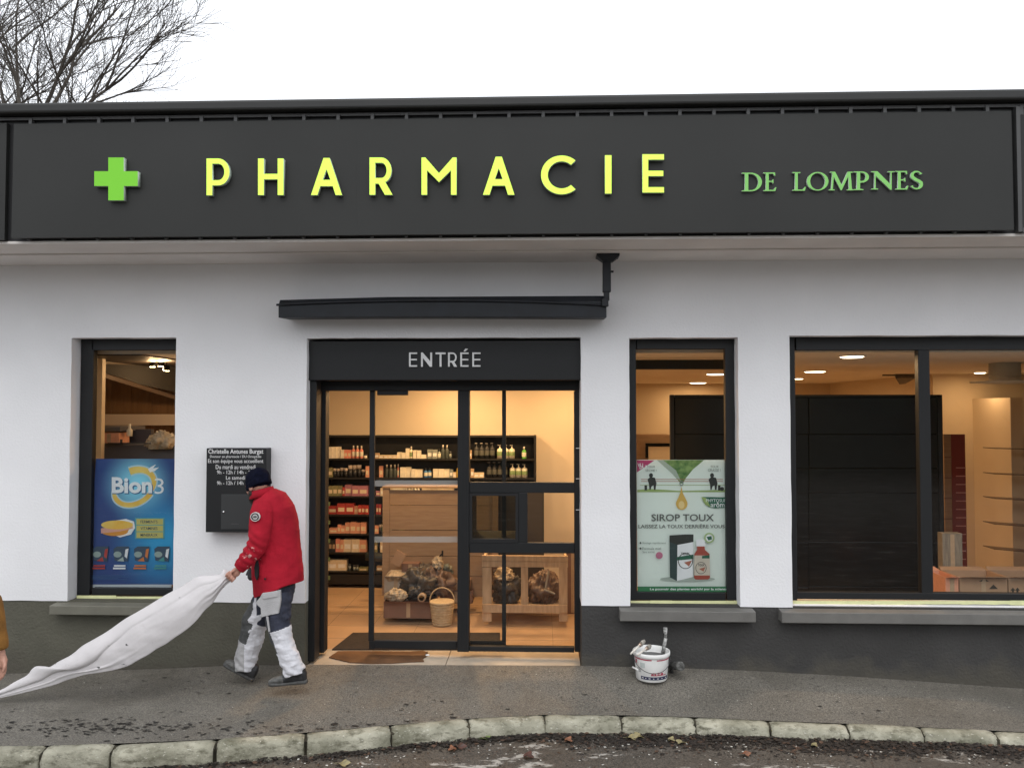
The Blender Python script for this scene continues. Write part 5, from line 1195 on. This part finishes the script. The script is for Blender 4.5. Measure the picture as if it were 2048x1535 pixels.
COL2 = dict(w=('pale2', (.86, .78, .60)), c=('pale', (.85, .8, .7)), r=('cream', COL['c'][1]), m=('cream', COL['c'][1]), p=('cream', COL['c'][1]), s=('cream', COL['c'][1]), o=('cream', COL['c'][1]), k=('tan', COL['t'][1]))
def seq(row, x, items):
    """items: 'kind colour width height count' tokens; '_w' is a gap"""
    for it in items.split():
        if it[0] == '_': x += float(it[1:]); continue
        k, c = it[0], it[1]; p = it[2:].split('x'); wd = float(p[0]); h = float(p[1]); n_ = int(p[2]) if len(p) > 2 else 1
        for _ in range(n_):
            product(row, x, x+wd, h+random.uniform(-.4, .4), k, c); x += wd
seq(0, 657, 'bw8x23x3 bw7x17 bp7x17x2 op8x25x3 jw8x8 _15 bt9x11 bc9x7x4 bw8.5x12x2 bw7.5x20 ow7x24 bw8x16x2 bw11x8 _2 bg10x18x2 og7x18 od8x27x2 jg6x14 _20 jg6x18 _6 bt8x17 _4 uk10.5x31x4 _4 uw12x27x3 _14 on9x24')
seq(1, 656, 'bo9x19 jk7x17x2 jk8x18x2 jk9x24x3 jk8x15 _1 bs7x22 _20 bs8x22 _3 od8x25x3 _1 op4x26 _2 bw11x20x2 bw9x17 bw14x16 _2 ob8x18x2 _3 bw11x17x3 bg7x16 bc6x10 oa9x26 _20 bt7x18 bc10x10x2 _5 uk10.5x31x4 _4 uw12x27x3')
seq(2, 656, 'bo9.5x20x3 br5x17 bm14x22 bm14x20 bm18x20 _16 bm9x10 bc6.2x16x4 bw8x21x3 ow6x21x5 _4 bc16x16x4')
seq(3, 656, 'br18x16 br17x21x2 bs8x16 br7x18x3 _15 br5x20x2 _3 bw9x14 oa8x26x6 _6 bc15x15x8')
seq(4, 658, 'bs17x10 bs6x17 bs9x15 bs10x21 bs12x22 bs9x21 bs11x22 _16 bs9x16 jk6x18 uw6x25x2 og8x24 od7x24x2 uw10x27')
seq(5, 657, 'bk7x24x2 bp9x26 bs7x24 bc16x25x2 bs14x24 _14 bo8x22 _5 bc8.5x22x4 bk6x20x3')
seq(6, 655, 'bc19x21x2 _3 jg6x12 _3 jg6x11x2 bo18x6 _18 bt12x9 _4 bc11x17')
# ---- gondola display
YG = 1.95
gd = thing('display_unit', (at(860, 1180, YG).x, YG, 0), 'beige slatted display unit standing behind the sliding door', 'display unit')
Z_ = lambda y: y
one('side_post', M['wood'], gd, [(765, 976, 778, 1190, YG, .06)])
for a_, b_ in ((980, 1009.5), (1010.5, 1059), (1060.5, 1111), (1112, 1150), (1151, 1192)): one('panel', M['wood'], gd, [(778.3, a_, 984, b_, YG+.02, .03)])
one('top_panel', M['wood'], gd, [(764, 973, 984, 976, YG-.01, .28)])
one('back_post', M['wood'], gd, [(984.3, 976, 996, 1190, YG, .06)])
# dark things seen through the hatch
hb = thing('dark_cabinet', (at(1040, 1190, 2.3).x, 2.3, 0), 'dark brown cabinet standing between the display unit and the wall', 'cabinet')
one('body', mat('dark olive cabinet', (.045, .038, .02), .6), hb, [(998, 978, 1088, 1188, 2.3, .4)]); one('door', mat('dark cabinet door', (.055, .042, .028), .6), hb, [(1001, 984, 1043, 1180, 2.285, .014), (1045, 984, 1085, 1180, 2.285, .014)])
# ---- inside mat and the cardboard piece outside
def slab(pts, z, th, m, name, label, cat, parent=None):
    P = [atz(a, b, z) for a, b in pts]; mb = MB(); n = len(P)
    mb.v = [(p.x, p.y, z) for p in P]+[(p.x, p.y, z-th) for p in P]; mb.f = [tuple(range(n)), tuple(range(2*n-1, n-1, -1))]+[(i, (i+1) % n, n+(i+1) % n, n+i) for i in range(n)]; mb.m = [0]*len(mb.f)
    o = mb.build(name, m, parent, False); 
    if label: tag(o, label, cat)
    return o
slab([(664, 1297), (706, 1264), (925, 1264), (1000, 1264), (1000, 1297)], .012, .012, mat('black coir mat', (.035, .025, .018), .95, .2, 30, .5, 90), 'door_mat', 'dark doormat lying inside behind the sliding door', 'doormat')
rp = [(658, 1313), (676, 1301), (700, 1300.5), (760, 1301), (820, 1301.5), (845, 1300), (856, 1303), (849, 1308), (853, 1311), (845, 1315), (848, 1321), (820, 1322), (780, 1324.5), (740, 1325), (700, 1323)]
slab(rp, .010, .008, mat('wet brown cardboard', (.16, .075, .03), .6, 0, 6, .3, 40, col2=(.085, .04, .018)), 'cardboard_sheet', 'torn wet brown cardboard lying on the threshold stone', 'cardboard')
mb = MB(); mb.ball(atz(855, 1309, .012), (.02, .012, .008), 6); tag(mb.build('paper_scrap', M['white'], None, True), 'small white paper scrap beside the torn cardboard end', 'paper')
# ---- pile of boxes and bags
def bbox3(px0, py0, px1, py1, Y, dep, m, name, label, cat, flaps=False, rot=0):
    X0 = at(px0, py1, Y).x; X1 = at(px1, py1, Y).x; z0 = max(0.002, at((px0+px1)/2, py1, Y).z); z1 = at((px0+px1)/2, py0, Y).z
    t = thing(name, ((X0+X1)/2, Y, z0), label, cat); g = .006; mb = MB()
    if flaps:
        mb.box(X0, X1, Y, Y+g, z0, z1); mb.box(X0, X1, Y+dep-g, Y+dep, z0, z1); mb.box(X0, X0+g, Y+g, Y+dep-g, z0, z1); mb.box(X1-g, X1, Y+g, Y+dep-g, z0, z1); mb.box(X0+g, X1-g, Y+g, Y+dep-g, z0, z0+g)
    else: mb.box(X0, X1, Y, Y+dep, z0, z1)
    b = mb.build('body', m, t, False, .003)
    if flaps:
        for sy, yy in ((-1, Y), (1, Y+dep)):
            mb = MB(); mb.hexa([Vector((X0, yy, z1)), Vector((X1, yy, z1)), Vector((X1-.02, yy+sy*.07, z1+.02)), Vector((X0+.02, yy+sy*.07, z1+.02)), Vector((X0, yy, z1-.004)), Vector((X1, yy, z1-.004)), Vector((X1-.02, yy+sy*.07, z1+.016)), Vector((X0+.02, yy+sy*.07, z1+.016))]); mb.build('flap', m, t)
    mb = MB(); mb.box((X0+X1)/2-.02, (X0+X1)/2+.02, Y-.0015, Y-.0003, z0+.01, z1-.01); mb.build('packing_tape', pm_('tape brown', (.45, .32, .2)), t)
    return t
def bag(name, px, py, rx, rz, Y, ry, m, label, cat='bag', seed=0, flat=True):
    c = at(px, py, Y); mb = MB(); mb.ball((0, 0, 0), (rx, ry, rz), 34); me = mb.mesh('b'); kk = min(rx, rz); of = Vector((seed*3.1, seed*1.7, seed))
    for v in me.vertices:
        n_ = v.co.normalized(); q = n_*2.1+of; big = noise.noise(q*.9); r_ = 1-2*abs(noise.noise(q*1.5)); r2 = 1-2*abs(noise.noise(q*3.4+of)); r3 = 1-2*abs(noise.noise(q*7.5-of))
        v.co += n_*(big*.55+(r_-.4)*.30+(r2-.4)*.20+(r3-.4)*.09)*kk; v.co.x *= 1+.18*noise.noise(of*2+Vector((v.co.z*9, 0, 0))); v.co.z = max(v.co.z, -rz*.72)
    me.polygons.foreach_set('use_smooth', [True]*len(me.polygons)); me.materials.append(m); o = bpy.data.objects.new(name, me); o.location = c; sc.collection.objects.link(o); tag(o, label, cat); return o
M['bagd'] = mat('dark grey bin bag', (.085, .072, .06), .35, .3, 12, .4, 30); M['bagb'] = mat('brown bag plastic', (.16, .10, .07), .4, .25, 9, .4, 30); M['bagl'] = mat('clear dusty plastic', (.48, .38, .26), .4, .2, 12, .5, 30)
bbox3(767, 1203, 866, 1236, 1.45, .35, M['cardd'], 'storage_box', 'long low dark brown box at the floor left of the basket', 'box', True)
bbox3(768, 1153, 815, 1200, 1.62, .2, pm_('grey box', (.42, .36, .29)), 'storage_box', 'pale grey box with open lid, left edge of the heap', 'box', True)
bbox3(803, 1126, 838, 1152, 1.85, .2, M['cardd'], 'storage_box', 'small mauve brown box on top of the heap', 'box')
bbox3(888, 1160, 940, 1180, 1.85, .25, M['card'], 'storage_box', 'tan box sticking out at the right end of the heap', 'box')
bbox3(880, 1181, 945, 1206, 1.86, .25, M['cardd'], 'storage_box', 'brown box under the tan box, right end of the heap', 'box')
bag('bin_bag', 838, 1172, .155, .14, 1.64, .13, M['bagd'], 'dark crumpled bin bag in the middle of the heap', seed=1)
bag('bin_bag', 870, 1165, .15, .16, 1.72, .14, M['bagb'], 'grey brown full bin bag right of the darker one', seed=2)
bag('plastic_bag', 790, 1152, .10, .045, 1.68, .09, M['bagl'], 'yellowish plastic bag spilling over the grey box', seed=3)
bag('plastic_bag', 792, 1190, .10, .06, 1.50, .08, M['bagl'], 'crumpled clear plastic bag on the low brown box', seed=4)
bag('plastic_bag', 876, 1128, .055, .065, 1.72, .06, M['bagl'], 'knotted cream bag on top of the heap at right', seed=6)
bag('plastic_bag', 892, 1142, .06, .07, 1.8, .06, mat('striped cloth bag', (.30, .28, .2), .8, 0, 25, col2=(.10, .12, .10)), 'striped cloth bag hanging behind the knotted bag', seed=8)
bag('bin_bag', 846, 1138, .18, .05, 1.9, .1, M['bagd'], 'flat dark bag lying across the back of the heap', seed=9)
for k, (x_, y_) in enumerate(((824, 1196), (838, 1192))):
    mb = MB(); a = at(x_-22, y_+6, 1.48); b = at(x_, y_-6, 1.5); c = at(x_+20, y_-2, 1.55); mb.tube([a, b, c, c+Vector((.05, .1, -.02))], .010, 8); tag(mb.build('hose', M['blackp'], None, True), ('thin dark hose lying over the low box' if k else 'thicker dark hose looping under the bags'), 'hose')
mb = MB(); a = at(843, 1203, 1.44); mb.lathe((0, 0, 0), [(.028, 0), (.042, 0), (.042, .09), (.028, .09), (.028, 0)], 20, 0, Matrix.Translation(a+Vector((0, .0, .04))) @ Matrix.Rotation(-PI/2, 4, 'X'))
tag(mb.build('tape_roll', pm_('tape brown', (.45, .32, .2)), None, True), 'roll of brown tape standing on the low box beside the basket', 'tape roll')
mb = MB(); a = at(797, 1116, 1.80); mb.box(-.055, .055, -.008, .008, -.075, .075, 0, Matrix.Translation(a) @ Matrix.Rotation(.5, 4, 'Y')); tag(mb.build('cardboard_piece', M['card'], None), 'orange brown cardboard flap tilted on top of the heap', 'cardboard')
mb = MB(); a = at(862, 1128, 1.78); b = at(885, 1106, 1.8); mb.tube([a, b], .007, 6); mb.box(-.008, .008, -.008, .008, -.03, .03, 0, Matrix.Translation(b)); tag(mb.build('stick', M['blackp'], None), 'thin dark stick poking up from the heap', 'stick')
mb = MB(); a = at(750, 1112, 2.2); b = at(792, 1116, 2.2); mb.tube([a+Vector((-.1, 0, 0)), b], .045, 12); tag(mb.build('rolled_mat', mat('dark green roll', (.03, .035, .03), .5), None, True), 'dark rolled up mat lying on the shelf side of the heap', 'roll')
# basket
bc = atz(884, 1236, 0); bc.y = 1.42; bc.x = at(884, 1236, 1.42).x
bs = thing('basket', (bc.x, bc.y, 0), 'pale woven basket with arched handle on the shop floor', 'basket')
M['wick'] = mat('pale wicker', (.62, .48, .30), .8, 0, 30, .5, 50, col2=(.48, .35, .2))
hb_ = (1238-1192)*(bc.y-CAM.y)/F
for k in range(9):
    mb = MB(); z = .004+hb_*k/9; r0 = .095+.03*(k/9); n_ = 40
    mb.lathe((bc.x, bc.y, 0), [(r0-.006, z), (r0+.003, z), (r0+.006, z+hb_/18), (r0+.003, z+hb_/9-.001), (r0-.006, z+hb_/9-.001)], 28); mb.build('woven_band', M['wick'], bs, True)
mb = MB(); mb.lathe((bc.x, bc.y, 0), [(0, .003), (.09, .003), (.09, .006), (0, .006)], 20); mb.build('bottom', M['wick'], bs)
mb = MB(); mb.tube([(bc.x-.125*math.cos(t_), bc.y, hb_+.135*math.sin(t_)) for t_ in [PI*k/18 for k in range(19)]], .006, 6); mb.build('handle', M['wick'], bs, True)
mb = MB(); mb.ball((bc.x, bc.y, hb_*.82), (.11, .11, .02), 8); tag(mb.build('cloth', pm_('cream', COL['c'][1]), None, True), 'cream cloth lying inside the pale basket', 'cloth')
# pallet crate
pc = thing('pallet_crate', (at(1050, 1242, 1.40).x, 1.40, 0), 'open crate of raw pallet wood standing behind the fixed side glass', 'crate')
for Yc, nm_ in ((1.40, 0), (1.92, 1)):
    for r in ((965, 1134, 983, 1242), (1118, 1134, 1135, 1242)): one('leg', M['ply'], pc, [(*r, Yc, .03)])
    one('plank', M['ply'], pc, [(964, 1111, 1136, 1122, Yc-.006, .035)]); one('plank', M['ply'], pc, [(964, 1122.6, 1136, 1133.5, Yc-.004, .033)])
    one('plank', M['ply'], pc, [(966, 1209, 1134, 1225, Yc-.025, .024)])
    one('upright', M['ply'], pc, [(1042, 1134, 1056, 1208.6, Yc, .025)])
x0 = at(965, 1200, 1.4).x; x1 = at(1135, 1200, 1.4).x; zt_ = at(1050, 1112, 1.4).z; zq = at(1050, 1217, 1.4).z
for k in range(4):
    mb = MB(); mb.box(x0+.0, x1, 1.432+.12*k, 1.432+.12*k+.1, zq-.01, zq+.008); mb.build('plank', M['ply'], pc)
for xx in (x0, x1-.025):
    for z_ in (zt_-.08, (zt_+zq)/2): mb = MB(); mb.box(xx, xx+.022, 1.432, 1.918, z_, z_+.06); mb.build('plank', M['ply'], pc)
bag('bin_bag', 1014, 1178, .13, .17, 1.66, .15, M['bagd'], 'dark filled sack in the left half of the pallet crate', seed=11)
bag('plastic_bag', 1008, 1150, .09, .07, 1.60, .08, M['bagl'], 'torn yellow white plastic over the sack in the crate', seed=12)
bag('bin_bag', 1088, 1178, .14, .18, 1.68, .15, M['bagb'], 'brown plastic sack in the right half of the pallet crate', seed=13)
mb = MB(); a = at(1088, 1178, 1.47); b = at(1110, 1187, 1.47); mb.tube([a, b], .010, 8); mb.tube([at(1091, 1176, 1.48), at(1098, 1140, 1.52)], .010, 8); tag(mb.build('metal_bracket', pm_('pump grey', (.4, .38, .33)), None), 'pale angled rod leaning in the right half of the crate', 'rod')
bbox3(1132, 1100, 1160, 1240, 1.9, .3, M['cardd'], 'storage_box', 'tall brown box standing right of the pallet crate', 'box')
# ---- black sectional panel in the right hand windows
YP3 = 2.2
bp = thing('partition', (at(1617, 1200, YP3).x, YP3, 0), 'large black panelled partition filling both right hand windows', 'partition')
ys_ = [794, 868, 936, 985, 1083, 1172, 1340]
for a_, b_ in zip(ys_, ys_[1:]): 
    one('panel', M['blackp'], bp, [(1350, a_+.5, 1617.2, b_-.5, YP3+.01, .03)], .004); one('panel', M['blackp'], bp, [(1618.4, a_+.5, 1880, b_-.5, YP3+.01, .03)], .004)
one('frame', M['frame'], bp, [(1342, 789, 1349.7, 1335, YP3, .06), (1880.3, 789, 1889, 1335, YP3, .06), (1349.8, 789, 1880.2, 793.5, YP3, .06)])
one('backing', M['blackp'], bp, [(1349, 793, 1881, 1338, YP3+.045, .02)])
# window 2 extras
one('transom_track', M['frame'], bp, [(1200, 719, 1470, 738, 1.0, .06)]).name = 'track'
cb = thing('counter', (at(1300, 1000, 4.5).x, 4.5, 0), 'wooden counter with dark niche behind the cough syrup poster', 'counter')
one('front', M['wood'], cb, [(1225, 869, 1341, 1060, 4.5, .4)]); one('niche_frame', M['blackp'], cb, [(1291, 886, 1341, 892, 4.47, .02), (1291, 892.2, 1296, 915, 4.47, .02)]); one('niche_panel', M['tan'], cb, [(1297, 893, 1341, 925, 4.48, .01)])
# broken ceiling fixture
c = atz(1808, 748, ZC); fx = thing('ceiling_fixture', (c.x, c.y, ZC), 'dark unfinished fixture with loose cover hanging from the ceiling', 'ceiling fixture')
mb = MB(); mb.hexa([c+Vector(v) for v in ((-.16, -.1, -.06), (.13, -.1, -.05), (.13, -.1, -.001), (-.16, -.1, -.001), (-.02, .1, -.14), (.06, .1, -.13), (.1, .1, -.001), (-.1, .1, -.001))]); mb.build('cover', mat('dusty dark cover', (.10, .08, .06), .3, .5, 20), fx)
mb = MB(); mb.box(c.x-.3, c.x+.25, c.y-.02, c.y+.0, ZC-.025, ZC-.005); mb.build('rail', M['rail'], fx)
# duct with round diffuser
c = atz(2010, 752, ZC-.02); c = at(2010, 760, 2.0); dt = thing('ventilation_duct', (c.x, c.y, ZC), 'grey round ventilation duct with wide diffuser plate under the ceiling', 'duct')
mb = MB(); mb.lathe((c.x, c.y, 0), [(.15, ZC-.001), (.15, ZC-.13), (.155, ZC-.13), (.155, ZC-.14), (.15, ZC-.14), (.15, ZC-.18), (.17, ZC-.185), (.33, ZC-.195), (.33, ZC-.21), (0, ZC-.225)], 36); mb.build('duct', mat('galvanised grey', (.62, .60, .54), .5, .1, 6), dt, True)
# red shade panel with white lines, wall items
rpn = thing('display_stand', (at(1915, 1150, 3.6).x, 3.6, 0), 'tall dark red display panel with thin white lines', 'panel')
one('board', mat('oxblood panel', (.22, .035, .03), .5), rpn, [(1906, 868, 1934, 1330, 3.6, .03)]); one('side', M['wood'], rpn, [(1891, 868, 1905.6, 1330, 3.6, .03)])
for k in range(16): one('line', pm_('line pink', (.6, .3, .27)), rpn, [(1912, 934+16.6*k, 1932, 936+16.6*k, 3.597, .002)])
for k in range(4): one('bracket', M['cardd'], rpn, [(1889, 913+41*k, 1905, 915+41*k, 3.59, .009)])
th = thing('thermostat', at(1967, 972, YCW-.02), 'small white thermostat with dark display on the cream wall', 'thermostat')
one('case', M['white'], th, [(1957, 960, 1978, 982, YCW-.03, .028)], .004); one('display', M['frame2'], th, [(1961, 962, 1974, 969, YCW-.032, .003)])
GE = mat('glass shelf edge', (.10, .06, .03), .3)
for k, yy in enumerate((897, 948, 997, 1048, 1098)):
    a = at(1988, yy, 3.4); mb = MB(); b = Vector((a.x+.9, 2.75, a.z)); c_ = Vector((a.x+.9, 3.0, a.z)); d_ = Vector((a.x, 3.65, a.z)); up = Vector((0, 0, .009))
    mb.hexa([a, b, c_, d_, a+up, b+up, c_+up, d_+up]); o = mb.build('glass_shelf', GE)
    tag(o, '%s thin glass shelf on the cream wall at the right edge' % ['topmost', 'second', 'middle', 'fourth', 'lowest'][k], 'shelf', 'glass shelves at the right edge')
for k, (x0_, x1_, l) in enumerate(((1892, 1918, 'small orange brown carton at the left end of the window boxes'), (1920, 2016, 'wide cardboard carton with black triangle mark and open flaps'), (2018, 2120, 'cardboard carton with two upward arrows at the right edge'))):
    bbox3(x0_, 1154, x1_, 1215, .85, .35, M['card'] if k else pm_('salmon', COL['s'][1]), 'cardboard_carton', l, 'box', True)
Yk = .848; mk = pm_('print black', (.05, .04, .03))
def onbox(n_, outs):
    par = [o for o in bpy.data.objects if o.get('label', '').startswith(n_)][0]; outline_mesh('print', outs, Yk, .0008, mk, par)
onbox('wide cardboard', [[(1978, 1177), (1987, 1168), (1996, 1177)]]); onbox('wide cardboard', [[(1958, 1162), (1966, 1157), (1964, 1162)]]); onbox('wide cardboard', [[(1971, 1157), (1978, 1162), (1973, 1162)]])
onbox('cardboard carton with two', [[(2024, 1186), (2024, 1180), (2021, 1180), (2026, 1174), (2031, 1180), (2028, 1180), (2028, 1186)]]); onbox('cardboard carton with two', [[(2033, 1186), (2033, 1180), (2030.5, 1180), (2035, 1174), (2040, 1180), (2037, 1180), (2037, 1186)]])
bbox3(1886, 1066, 1926, 1148, 1.3, .1, mat('grey foil', (.24, .20, .15), .6, .2, 9, .2, 20, stretch=(8, 1, 1)), 'wrapped_packet', 'grey wrapped upright packet standing before the red panel', 'packet')
# ---- behind the left window
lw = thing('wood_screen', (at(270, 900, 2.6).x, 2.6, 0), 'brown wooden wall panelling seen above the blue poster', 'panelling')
for k in range(9): one('panel', M['woodv'], lw, [(150+41*k-12, 690, 150+41*k+28.4, 1250, 2.6, .03)], .003)
one('reflection_band', mat('painted pale reflection', (.62, .52, .44), .6), lw, [(140, 828, 420, 850, 2.3, .28)])  # pale board standing in for the bright band reflected in the left window
a = at(150, 728, 1.5); b = at(400, 806, 2.55); mb = MB(); mb.hexa([a+Vector((0, 0, -.045)), b+Vector((0, 0, -.045)), b, a, a+Vector((0, .08, -.045)), b+Vector((0, .08, -.045)), b+Vector((0, .08, 0)), a+Vector((0, .08, 0))])
o = mb.build('cornice', mat('dark cornice', (.14, .09, .06), .5), lw)
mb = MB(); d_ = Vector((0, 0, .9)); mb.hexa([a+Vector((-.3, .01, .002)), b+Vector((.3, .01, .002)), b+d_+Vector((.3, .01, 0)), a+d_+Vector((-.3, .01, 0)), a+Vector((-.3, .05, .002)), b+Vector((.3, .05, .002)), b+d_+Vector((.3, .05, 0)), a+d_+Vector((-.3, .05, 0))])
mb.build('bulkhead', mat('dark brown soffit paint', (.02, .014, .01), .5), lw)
one('post', mat('cream post', (.74, .60, .42), .6), lw, [(186, 690, 201, 1220, .75, .06)])
for px, py, l in ((305, 733, 'left spot of the cluster of three behind the left window'), (322, 732, 'middle spot of the cluster of three behind the left window'), (333, 741, 'right spot of the cluster of three, slightly lower')):
    c = at(px, py, 1.35); t = thing('spot_lamp', c, l, 'spotlight', 'cluster of three spots in the left window')
    mb = MB(); mb.lathe((c.x, c.y, c.z), [(0, 0), (.030, 0), (.034, .01), (.03, .05), (0, .06)], 16); mb.build('housing', M['blackp'], t, True)
    mb = MB(); mb.lathe((c.x, c.y, c.z), [(0, -.004), (.028, -.004), (.028, -.001), (0, -.001)], 16); mb.build('bulb', EM, t)
    mb = MB(); mb.tube([c+Vector((0, 0, .06)), Vector((c.x, c.y, ZC-.002))], .004, 5); mb.build('stem', M['blackp'], t)
    ld = bpy.data.lights.new('spot_lamp_light', 'POINT'); ld.energy = 4.5; ld.shadow_soft_size = .03; ld.color = (1, .62, .30); lo_ = bpy.data.objects.new('spot_lamp_light', ld); lo_.location = c+Vector((0, 0, -.04)); sc.collection.objects.link(lo_); lo_.parent = t; lo_.matrix_parent_inverse = Matrix.Translation(-t.location)
ibox('dark_ceiling_panel', mat('added dark ceiling', (.03, .02, .014), .5), at(120, 700, .4).x, at(470, 700, 2.5).x, .302, 2.75, ZC-.012, ZC-.002)  # dark panel added below the cream ceiling to darken the window top
ct = thing('desk', (at(265, 900, 1.1).x, 1.1, 0), 'dark grey desk with rail standing behind the blue poster', 'desk')
one('top', mat('dark grey laminate', (.09, .085, .095), .5), ct, [(150, 853, 240, 862, .9, .5), (150, 889, 380, 925, 1.0, .4)]); one('rail', M['rail'], ct, [(215, 885, 300, 887, .9, .02), (240, 878, 243, 890, .9, .02)])
one('screen', mat('dark screen back', (.08, .075, .085), .4), ct, [(238, 858, 302, 888, 1.2, .06)])
one('leg', M['rail'], ct, [(190, 925, 196, 1240, 1.1, .04), (330, 925, 336, 1240, 1.1, .04)])
bbox3(197, 865, 238, 886, .92, .2, pm_('salmon', COL['s'][1]), 'cardboard_carton', 'pinkish carton behind the top of the blue poster', 'box')
c = at(259, 872, 1.0); mb = MB(); mb.lathe((c.x, c.y, c.z), [(0, 0), (.026, 0), (.027, .06), (.012, .08), (.011, .10), (.012, .12), (0, .122)], 14); tag(mb.build('spray_bottle', pm_('white', COL['w'][1]), None, True), 'small cream bottle standing alone above the blue poster', 'bottle')
bag('plastic_bag', 325, 884, .13, .09, 1.0, .1, M['bagl'], 'crumpled cream plastic bag behind the upper right of the blue poster', seed=21)
for o in sc.objects:
    if o.name.startswith('poster') and o.type == 'EMPTY': pass

# ---- labels: where several alike products stand in a row, each is told by its place in that row
NUM = ['zero', 'one', 'two', 'three', 'four', 'five', 'six', 'seven', 'eight', 'nine', 'ten', 'eleven', 'twelve', 'thirteen', 'fourteen', 'fifteen', 'sixteen', 'seventeen', 'eighteen']
ORDN = ['first', 'second', 'third', 'fourth', 'fifth', 'sixth', 'seventh', 'eighth', 'ninth', 'tenth', 'eleventh', 'twelfth', 'thirteenth', 'fourteenth', 'fifteenth', 'sixteenth', 'seventeenth', 'eighteenth']
by = {}
for o in sc.objects:
    if o.parent is None and o.get('group') and ' shelf, ' in o['group']: by.setdefault(o['label'], []).append(o)
for l_, os_ in by.items():
    if len(os_) < 2: continue
    os_.sort(key=lambda o: o.data.vertices[0].co.x)
    for i, o in enumerate(os_):
        pos = 'leftmost' if i == 0 else 'rightmost' if i == len(os_)-1 else ORDN[i]+' from left'
        kind_ = o['category']; head_, tail_ = l_.split(' on the ', 1)
        o['label'] = '%s of the %s %ss on the %s' % (pos, NUM[len(os_)], head_, tail_.replace(' black shelf', ' shelf').replace('behind the fixed side glass', 'behind fixed glass').replace('behind the sliding door', 'behind sliding door'))
